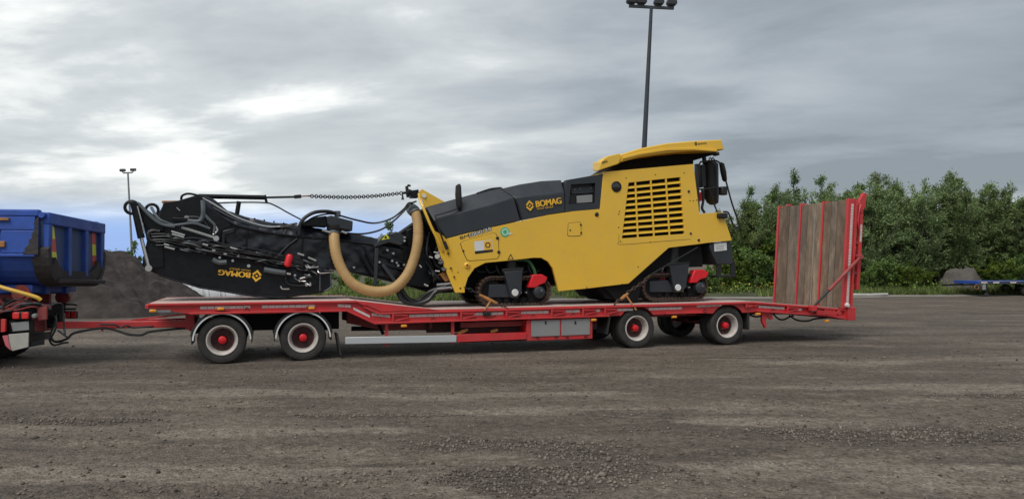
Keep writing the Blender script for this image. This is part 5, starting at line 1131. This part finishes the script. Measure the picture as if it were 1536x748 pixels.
TWR = .51
def truck_wheel(far):
    w = empty('wheel', (0, 0, 0)); w.parent = DT; s = -1 if far else 1
    k = TWR/WR
    for o_ in (.16, .50): MB().lathe([(r*k, s*o_+y*1.25) for r, y in tyre_prof(.23)], (0, 0, 0), 40).build('tyre', M_RUB, w, smooth=30)
    MB().lathe([(.33, s*.03), (.30, s*.03), (.28, s*.10), (.25, s*.2), (.10, s*.2), (.10, s*.12), (.001, s*.12), (.001, s*.24), (.30, s*.24), (.33, s*.1)], (0, 0, 0), 32, closed=False).build('rim', M_REDD, w, smooth=30)
    return w
t0, tf_ = truck_wheel(False), truck_wheel(True)
for i, x in enumerate((-1.62, -2.99, -6.6)):
    for src, y in ((t0, .02), (tf_, 2.43)):
        w_ = src if i == 0 else copy_tree(src, DT); w_.location = (x, y, TWR+(-.035 if y < 1 else .03))
    MB().cyl((x, .3, TWR), (x, 2.15, TWR), .09, 12).build('axle', M_DARK, DT)
for y in (.05, 1.85): MB().prism([(-1.02, .98), (-.98, .98), (-.98, .25), (-1.02, .25)], y, y+.55).build('mudflap', M_FLAP, DT)
# cab, ahead of the tipper body (outside the picture)
CB = MB().prism([(-7.9, 1.0), (-7.95, 1.9), (-7.7, 2.9), (-6.1, 2.95), (-5.9, 2.7), (-5.9, 1.0)], .03, 2.42).build('cab', M_BLUE, DT, bevel=.06)
MB().prism([(-7.5, 1.95), (-7.45, 2.65), (-6.6, 2.65), (-6.6, 1.95)], .015, .028).build('cab_window', M_GLASS, CB)
MB().box((-7.98, .1, .45), (-7.5, 2.35, .98)).build('bumper', M_DARK, CB, bevel=.04)

# ================================================================== EARTH HEAP, BAGS
def heap(name, cx, cy, rx, ry, h, seed, mt, label, cat, n=110, amp=.14, pw=1.15, flat=.8):
    s = np.linspace(-1.15, 1.15, n); X_, Y_ = np.meshgrid(s, s); r = np.hypot(X_, Y_)
    nn = fbm(X_*3+seed, Y_*3, 5, seed)-.5
    z = np.clip(1-(r+nn*.28)**pw, -.3, flat+nn*.3)*h; z += (fbm(X_*11, Y_*11, 4, seed+3)-.5)*amp*np.clip((1.05-r)*3, 0, 1)
    z = np.where(r > 1.08, -.3, np.maximum(z, -.3)); V = np.stack([cx+X_*rx, cy+Y_*ry, z], -1).reshape(-1, 3)
    i = np.arange(n*n).reshape(n, n); F_ = np.stack([i[:-1, :-1], i[:-1, 1:], i[1:, 1:], i[1:, :-1]], -1).reshape(-1, 4)
    return mesh_tris(name, V, F_, mt, label, cat, smooth=True)
M_SOIL = mat('dark_soil', (.056, .048, .045), .95, var=.5, vscale=2.2, bump=1., bscale=9., dirt=((.035, .03, .028), .6, 1.6), spec=.2)
M_SOIL2 = mat('grey_spoil', (.115, .103, .092), .95, var=.25, vscale=1.5, bump=.8, bscale=6., dirt=((.09, .08, .07), .5, 2.), spec=.2)
heap('soil_heap', gpt(128, 28.3)[0], 28.3, 4.7, 4.4, 2.72, 4, M_SOIL, 'big dark brown heap of soil behind the drawbar', 'soil heap', 220, .30)
q = gpt(1446, 45.); heap('spoil_heap', q[0], q[1]+.3, 1.5, 1.2, 2.3, 9, M_SOIL2, 'low grey spoil heap in front of the trees', 'soil heap', 50, .22, 1.3, .6)
bag = MB(); 
rg = []
for z, k in ((0, .90), (.08, .98), (.35, 1.04), (.75, 1.03), (1.05, .97), (1.16, .84), (1.2, .5)):
    rg.append([(.5*k*sx*(1+.02*math.sin(7*z+sx*3)), .5*k*sy, z) for sx, sy in ((-1,-.8),(-.8,-1),(-.3,-1.03),(.3,-1.03),(.8,-1),(1,-.8),(1.03,-.3),(1.03,.3),(1,.8),(.8,1),(.3,1.03),(-.3,1.03),(-.8,1),(-1,.8),(-1.03,.3),(-1.03,-.3))])
bm_ = bag.loft(rg).mesh('white_bulk_bag', smooth=60); bm_.materials.append(M_BAG)
strap = MB()
for sx in (-.3, .3): strap.tube([(sx, -.54, .1), (sx, -.55, .7), (sx, -.5, 1.05), (sx*.8, -.4, 1.22), (sx*.5, -.2, 1.3)], .022, 5)
strap_me = strap.mesh('strap'); strap_me.materials.append(M_BAG)
for i, px in enumerate(range(222, 360, 13)):
    row = i % 2; Z = 38.6+row*1.1
    o = bpy.data.objects.new('bulk_bag', bm_); COL.objects.link(o); o.location = (gpt(px, Z)[0], Z, 0); s = random.uniform(.95, 1.06); o.scale = (s*.92, s*.92, s*(1.02+.06*row)); o.rotation_euler = (0, 0, random.uniform(-.12, .12))
    tag(o, 'white woven bulk bag, %s from the soil heap in the %s row' % (ORD[i//2], 'rear' if row else 'front'), 'bulk bag', 'white bulk bags beyond the yard')
    s_ = bpy.data.objects.new('strap', strap_me); COL.objects.link(s_); s_.parent = o

# ================================================================== LAMP POSTS
def lamp_post(name, px, Z, top, lean, r0, r1, barw, heads, mt, label):
    o = empty(name, (*gpt(px, Z), 0)); o.rotation_euler = (0, R(lean), 0); tag(o, label, 'lamp post')
    MB().tube([(0, 0, -.3), (0, 0, top*.5), (0, 0, top)], [r0, (r0+r1)/2, r1], 12).build('post', mt, o)
    MB().box((-barw/2, -.06, top-.05), (barw/2, .06, top+.09)).build('cross_bar', mt, o, bevel=.01)
    for x, tl in heads:
        h = MB(); w = .27
        h.loft([[(x-w*k, -.16, top+.14+b), (x+w*k, -.16, top+.14+b), (x+w*k, .22, top+.14+b+.03), (x-w*k, .22, top+.14+b+.03)] for k, b in ((.62, 0), (1., .10), (.92, .26), (.7, .31))])
        hh = h.build('floodlight', mt, o, bevel=.02); MB().box((x-.03, -.04, top+.06), (x+.03, .06, top+.2)).build('bracket', mt, hh)
        MB().box((x-w*.8, -.20, top+.19), (x+w*.8, -.165, top+.34)).build('glass', M_GLASS, hh)
    return o
lamp_post('lamp_post', 955, 40, 15.1, 2.9, .19, .085, 2.35, ((-1.05, 0), (-.52, 0), (.38, 0), (1.05, 0)), M_POLE, 'tall dark mast with four floodlights behind the yellow machine')
lamp_post('lamp_post', 200, 80, 11.2, -2.9, .13, .08, 1.0, ((-.55, 0), (.55, 0)), M_POLE2, 'slim grey mast with two floodlights behind the soil heap')

# ================================================================== VERGE, PLANTS, TREES
def sheet(name, x0, x1, yf, yb, mt, zf, n=160, m=14, label=None, cat=None):
    xs = np.linspace(x0, x1, n); t = np.linspace(0, 1, m); V = []
    for j in t:
        for x in xs: V.append((x, yf(x)+(yb-yf(x))*j, zf(x, j)))
    V = np.array(V); i = np.arange(n*m).reshape(m, n); F_ = np.stack([i[:-1, :-1], i[:-1, 1:], i[1:, 1:], i[1:, :-1]], -1).reshape(-1, 4)
    return mesh_tris(name, V, F_, mt, label, cat, 'structure', smooth=True)
def edge(x):
    c = min(max(x, -8), 40); return 9.*min(1, max(0, (-x-9)/4))+36.2+.30*c-.0033*c*c+.35*math.sin(x*.35)+.2*math.sin(x*1.3)
M_VERGE = mat('verge_soil', (.05, .062, .025), .95, var=.4, vscale=.8, dirt=((.09, .078, .055), .5, 1.2))
M_EDGE = mat('pale_dust_edge', (.24, .222, .195), .95, var=.2, vscale=.6, bump=.5, dirt=((.14, .125, .108), .5, 1.))
sheet('verge', -70, 90, edge, 120, M_VERGE, lambda x, j: -.02+min(1, j*25)*.16+.5*j, 240, 40)
sheet('pale_edge', -70, 90, lambda x: edge(x)-1.0, 0, M_EDGE, lambda x, j: .004, 240, 2)
_pe = bpy.data.objects['pale_edge'].data
n_ = 240
for k, x in enumerate(np.linspace(-70, 90, n_)): _pe.vertices[n_+k].co = (x, edge(x)+.3, .05)
G1 = island_mat('willow_leaves', [(.058, .104, .030), (.255, .325, .14), (.125, .192, .064)], .55, .22, .55, 1.5)
G2 = island_mat('birch_leaves', [(.042, .082, .022), (.15, .215, .066), (.078, .135, .038)], .5, .25, .6, 1.5)
G3 = island_mat('bright_leaves', [(.06, .11, .02), (.19, .27, .06), (.105, .175, .035)], .55, .3, .6, 1.45)
GG = island_mat('grass_blades', [(.05, .085, .018), (.19, .215, .06), (.10, .15, .03)], .6, .3, .6, 1.4)
FY = island_mat('yellow_blossom', [(.55, .42, .03), (.70, .60, .10), (.62, .5, .05)], .6)
def leaves(P, D, ln, wd):
    """one rhombic leaf at every P pointing along D"""
    n = len(P); D = D/np.linalg.norm(D, axis=1, keepdims=True); rv = rng.normal(size=(n, 3)); S = np.cross(D, rv); S /= np.linalg.norm(S, axis=1, keepdims=True)
    ln = (ln*(.7+.6*rng.random(n)))[:, None]; wd = (wd*(.7+.6*rng.random(n)))[:, None]
    V = np.stack([P, P+D*ln*.45+S*wd*.5, P+D*ln, P+D*ln*.45-S*wd*.5], 1).reshape(-1, 3)
    return V, np.arange(4*n).reshape(n, 4)
def tree_meshes(kind, h, w, nleaf, seed, stems, leaf, ll, lw, base=.12):
    r = np.random.default_rng(seed); random.seed(seed); tb = MB(); tips = []
    for s in range(stems):
        a = random.uniform(0, 6.28); rad = random.uniform(.05, 1)*w/2; hh = h*random.uniform(.76, 1.0)*(1-.20*(rad/(w/2))**1.5) if kind == 'w' else h*random.uniform(.68, 1.0)*(1-.28*(rad/(w/2))**1.5)
        if s == 0: rad *= .25; hh = h
        if kind == 'w' and s: rad = max(rad, w*.2)
        x0, y0 = .12*math.cos(a)*stems**.5*.6, .12*math.sin(a)*stems**.5*.6
        pts = [(x0, y0, -.1)]
        for k in range(1, 6):
            t = k/5; pts.append((x0+rad*math.cos(a)*t**1.25+random.uniform(-.14, .14), y0+rad*math.sin(a)*t**1.25+random.uniform(-.14, .14), hh*t))
        tb.tube(pts, [.075*(h/7)*(1-.9*k/5)+.008 for k in range(6)], 6)
        sp = spline(pts, 5)
        nt = int(19*h/6)
        for k in range(nt):
            t = random.uniform(base, .98); i = min(int(t*(len(sp)-1)), len(sp)-2); p = sp[i]; b = random.uniform(0, 6.28)
            lg = random.uniform(.35, 1.15)*(1.2-t)*w*.30+.25; el = random.uniform(.15, 1.1)
            d = Vector((math.cos(b)*math.cos(el), math.sin(b)*math.cos(el), math.sin(el)))
            e = p+d*lg; mid = p+d*lg*.5+Vector((0, 0, .06*lg)); tb.tube([p, mid, e], [.016, .011, .005], 4, False); tips.append((p, mid, e))
        tips.append((sp[-6], sp[-3], sp[-1]))
    n = nleaf; idx = r.integers(0, len(tips), n); A = np.array([[tuple(q) for q in t] for t in tips])[idx]
    t = (.12+.88*r.random(n)**.8)[:, None]; P = (1-t)**2*A[:, 0]+2*t*(1-t)*A[:, 1]+t*t*A[:, 2]+r.normal(size=(n, 3))*(.035+.07*h/7)
    D = (A[:, 2]-A[:, 0])*.6+r.normal(size=(n, 3))*.42; D[:, 2] += (-.10 if kind == 'w' else .05)
    keep = P[:, 2] > .05; V, F_ = leaves(P[keep], D[keep], ll, lw)
    return tb, V, F_
def tree_proto(nm, *a, mt=G1, tag_=None):
    tb, V, F_ = tree_meshes(*a); root = empty(nm, (0, 0, -60))
    tb.build('trunk', M_BARK, root, smooth=50); c = mesh_tris('crown', V, F_, mt, parent=root); return root
used = set()
def place(proto, px, Z, sc, label, cat='tree', group=None, rz=None, zs=1.):
    o = proto if proto.name not in used else copy_tree(proto); used.add(proto.name)
    o.location = (*gpt(px, Z), .12); o.scale = (sc, sc, sc*zs); o.rotation_euler = (0, 0, random.uniform(0, 6.28) if rz is None else rz); tag(o, label, cat, group); return o
willow = [tree_proto('willow_tree', 'w', 7.2, 5.6, 26000, 40+i, 13, 'w', .20, .058, mt=G1) for i in range(5)]
birch = [tree_proto('birch_tree', 'b', 8.0, 2.6, 6000, 60+i, 3, 'b', .13, .09, .25, mt=G2) for i in range(2)]
leafy = [tree_proto('leafy_tree', 'b', 6.2, 4.8, 18000, 70+i, 10, 'b', .15, .09, .06, mt=G2) for i in range(3)]
bush = [tree_proto('bush', 'b', 2.2, 2.6, 4200, 80+i, 8, 'b', .15, .085, .03, mt=G3) for i in range(3)]
sapl = tree_proto('sapling', 'b', 4.2, 1.2, 900, 95, 1, 'b', .14, .09, .3, mt=G2)
g_t = 'trees along the back of the yard'
random.seed(21)
top = lambda Z, y: .0+CAMH+(HORY-y)/FPX*Z-.12
def put(pl, i, px, Z, ytop, h, label, **k):
    s = top(Z, ytop)/h; return place(pl[i % len(pl)], px, Z, s, label, group=g_t, **k)
put(leafy, 0, 1112, 47, 300, 6.2, 'leafy green tree standing just beyond the rear of the machine')
put(leafy, 1, 1148, 48, 292, 6.2, 'leafy green tree half hidden by the far edge of the ramp')
put(willow, 1, 1108, 46.5, 304, 7.2, 'low bushy willow below the young birch beyond the machine handrail')
put(willow, 2, 1143, 47, 296, 7.2, 'bushy willow filling the gap between the machine and the ramp')
put(willow, 3, 1178, 49, 288, 7.2, 'bushy willow at the foot of the tallest birch')
put(birch, 0, 1188, 51, 254, 8.0, 'tall airy birch rising above the timber ramp')
put(birch, 1, 1236, 52, 264, 8.0, 'airy birch behind the red ramp frame')
put(birch, 0, 1162, 52, 276, 8.0, 'short airy birch beside the tallest birch behind the ramp')
put(birch, 1, 1118, 53, 282, 8.0, 'pointed young birch beyond the machine handrail')
for k, (px, Z, y, lab) in enumerate([(1205, 48.5, 286, 'grey-green willow hidden mostly behind the ramp planks, below the tallest birch'), (1255, 48, 277, 'grey-green willow directly behind the near edge of the ramp'), (1295, 47, 270, 'grey-green willow directly beside the red fold arm of the ramp'),
        (1325, 48.5, 263, 'tall full willow behind the right ends of the pale logs'), (1362, 47, 276, 'rounded willow between the pale logs and the spoil heap'), (1398, 48, 269, 'willow with upright tips just before the spoil heap'), (1437, 47.5, 262, 'tall willow with feathery top right behind the spoil heap'),
        (1466, 50, 292, 'lower willow in the dip of the treeline behind the jockey wheel'), (1494, 48, 284, 'willow behind the front half of the blue flatbed'), (1530, 47.5, 276, 'willow at the edge of the view behind the blue flatbed bed'), (1572, 48, 276, 'willow behind the wheels of the blue flatbed')]):
    put(willow, k, px, Z, y, 7.2, lab)
for k, (px, Z, y) in enumerate([(1180, 55, 300), (1275, 53, 278), (1310, 56, 276), (1345, 54, 274), (1415, 53, 270), (1450, 56, 280), (1480, 55, 298), (1545, 54, 283)]):
    put(leafy, k, px, Z, y, 6.2, 'dark leafy tree of the back row behind the willows, %s from the ramp' % ORD[k])
g_b = 'bushes along the verge'
random.seed(5)
for k, (px, Z, s) in enumerate([(1095, 43.5, 1.0), (1130, 44, 1.1), (1160, 44.5, 1.0), (1115, 45.5, 1.5), (1145, 46, 1.6), (1190, 44.5, 1.0), (1215, 45, 1.2), (1305, 44.5, .6), (1330, 45, .95), (1357, 44.6, .8), (1386, 45.2, .6), (1490, 46, .95), (1512, 45.2, .8), (1535, 45.8, 1.0), (1560, 45, .9)]):
    lab = 'bright leafy bush, %s of those from the ramp to the spoil heap' % ORD[k-7] if 1250 < px < 1450 else ('bright leafy bush behind the blue flatbed, %s from its drawbar' % ORD[max(0, k-11)] if px > 1450 else ('taller leafy bush under the trees, %s from the yellow machine' % ORD[k-3] if s > 1.3 else 'small bright leafy bush, %s from the machine towards the ramp' % ORD[k if k < 3 else k-2]))
    place(bush[k % 3], px, Z, s, lab, 'bush', g_b)
for k, px in enumerate((205, 360, 520, 560, 610, 655, 690, 860, 890, 930, 1000, 1060)):
    lab = 'green bush beyond the soil heap and the bulk bags' if px < 300 else ('low bush behind the bulk bags' if px < 450 else ('low green bush under the conveyor, %s from its folded end' % ORD[k-2] if px < 700 else 'low green bush seen below the yellow machine, %s behind the front track' % ORD[k-7]))
    place(bush[k % 3], px, 46+2*(k % 3) if px < 450 else 39.5+1.5*(k % 3), .5+.10*(k % 3) if px > 300 else 1.3, lab, 'bush', g_b)
place(sapl, 591, 47, 1.0, 'thin young sapling seen through the cables of the conveyor', 'tree', g_t)
place(copy_tree(sapl), 571, 50, .82, 'smaller thin sapling left of the other behind the cables', 'tree', g_t)
used.add(sapl.name)
# grass and weeds
def weeds():
    n = 42000; x = rng.uniform(-30, 38, n); ed = np.array([edge(q) for q in x]); y = ed+.15+rng.random(n)**1.6*6.5
    dens = fbm(x*.5, y*.5, 3, 77); k = dens > .36; x, y = x[k], y[k]; n = len(x)
    hgt = (.14+.42*rng.random(n)**1.5)*(.6+.9*fbm(x*.35, y*.35, 3, 78)); a = rng.random(n)*6.28; w = .018+.03*rng.random(n)
    P = np.stack([x, y, .02+np.clip((y-ed[k])/3, 0, 1)*.12], -1); lean = np.stack([rng.normal(size=n)*.35, rng.normal(size=n)*.35, np.ones(n)], -1)*hgt[:, None]
    S = np.stack([np.cos(a)*w, np.sin(a)*w, np.zeros(n)], -1)
    V = np.stack([P-S, P+S, P+lean], 1).reshape(-1, 3); F_ = np.arange(3*n).reshape(n, 3)
    mesh_tris('grass', V, F_, GG, 'rough green grass and weeds along the edge of the yard', 'grass', 'stuff')
    n = 16000; x = rng.uniform(-30, 38, n); y = np.array([edge(q) for q in x])+.4+rng.random(n)*7; z = .15+.6*rng.random(n)**1.5
    dd = fbm(x*.7, y*.7, 3, 79); k = dd > .5; P = np.stack([x, y, z], -1)[k]; V, F_ = leaves(P, rng.normal(size=P.shape)+np.array([0, 0, .3]), .15, .09)
    mesh_tris('weed_leaves', V, F_, G3, 'broad bright green weed leaves along the verge', 'weeds', 'stuff')
    n = 420; x = rng.uniform(10, 15.5, n); y = np.array([edge(q) for q in x])+.5+rng.random(n)*4; z = .35+.45*rng.random(n)
    dd = fbm(x*1.1, y*1.1, 3, 80); k = dd > .52; P = np.stack([x, y, z], -1)[k]; V, F_ = leaves(P, rng.normal(size=P.shape), .075, .06)
    mesh_tris('yellow_flowers', V, F_, FY, 'yellow wild flowers in the weeds beyond the machine', 'flowers', 'stuff')
weeds()
# pale logs on the ground behind the ramp
for i, (a, b, r) in enumerate((((1268, 40.2), (1331, 40.9), .085), ((1278, 41.0), (1318, 41.4), .075))):
    A, B = gpt(*a), gpt(*b); q = Vector((A[0], A[1], r)); e = Vector((B[0], B[1], r+.02))
    mb = MB(); mb.tube([(0, 0, 0), *[tuple((e-q)*t+Vector((0, 0, .015*math.sin(9*t)))) for t in (.3, .6, 1.)]], [r, r*.96, r*.93, r*.86], 12)
    o = mb.build('log', M_LOG); o.location = q; tag(o, ('longer' if i == 0 else 'shorter')+' of two pale logs lying on the ground right of the ramp', 'log', 'pale logs on the ground')
# blue flatbed trailer parked at the edge
FT = empty('flatbed_trailer', (*gpt(1464, 40.6), 0), R(4)); tag(FT, 'low blue flatbed trailer with white reflectors and jockey wheel parked by the trees', 'trailer')
bz = .78
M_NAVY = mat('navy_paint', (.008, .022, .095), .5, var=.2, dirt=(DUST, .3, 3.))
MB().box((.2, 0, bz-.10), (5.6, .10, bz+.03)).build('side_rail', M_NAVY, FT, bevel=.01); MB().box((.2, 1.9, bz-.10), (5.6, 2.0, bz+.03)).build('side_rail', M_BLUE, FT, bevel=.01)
MB().box((.2, .1, bz-.06), (5.6, 1.9, bz)).build('bed', M_GREY, FT); MB().box((.12, 0, bz-.12), (.2, 2.0, bz+.04)).build('front_rail', M_BLUE, FT, bevel=.01)
for x in (-.02+.3, .95, 1.9, 2.85, 3.8): MB().box((x, -.012, bz-.075), (x+.34, -.002, bz-.005)).build('reflector', M_REFL, FT)
MB().bar((.3, .5, bz-.16), (-1.2, 1.0, bz-.2), .08, .08).bar((.3, 1.5, bz-.16), (-1.2, 1.0, bz-.2), .08, .08).build('drawbar', M_DARK, FT)
JW = MB().cyl((.62, .05, .24), (.62, .05, bz-.1), .04, 12).build('jockey_stand', M_LBLK, FT)
MB().lathe([(.10, -.035), (.10, .035), (.03, .035), (.03, -.035)], (.62, .05, .10), 20).build('jockey_wheel', M_RUB, JW)
MB().bar((.62, .05, .18), (.62, .05, .10), .08, .03).build('wheel_fork', M_LBLK, JW)
for k in range(3): MB().torus((.02+.09*k, .1, bz-.28), .12, .02, 'y', 14, 6).build('coiled_cable', M_ORUST if k == 1 else M_HOSE, FT)
MB().box((.38, .02, bz-.42), (.56, .06, bz-.10)).build('number_board', M_GREY, FT)
for x in (3.0, 3.85):
    for y in (.12, 1.7):
        w_ = empty('wheel', (x, y, .30)); w_.parent = FT
        MB().lathe([(r*.73, y_) for r, y_ in tyre_prof(.2)], (0, .1, 0), 28).build('tyre', M_RUB, w_); MB().lathe([(.19, .0), (.17, .03), (.02, .05), (.02, .15), (.19, .16)], (0, 0, 0), 24).build('rim', M_GREY, w_)
    MB().cyl((x, .15, .30), (x, 1.85, .30), .04, 10).build('axle', M_DARK, FT)
    MB().cyl((x, 1., .30), (x, 1., bz-.05), .05, 8).build('axle_mount', M_DARK, FT)
print('objects', len(bpy.data.objects))
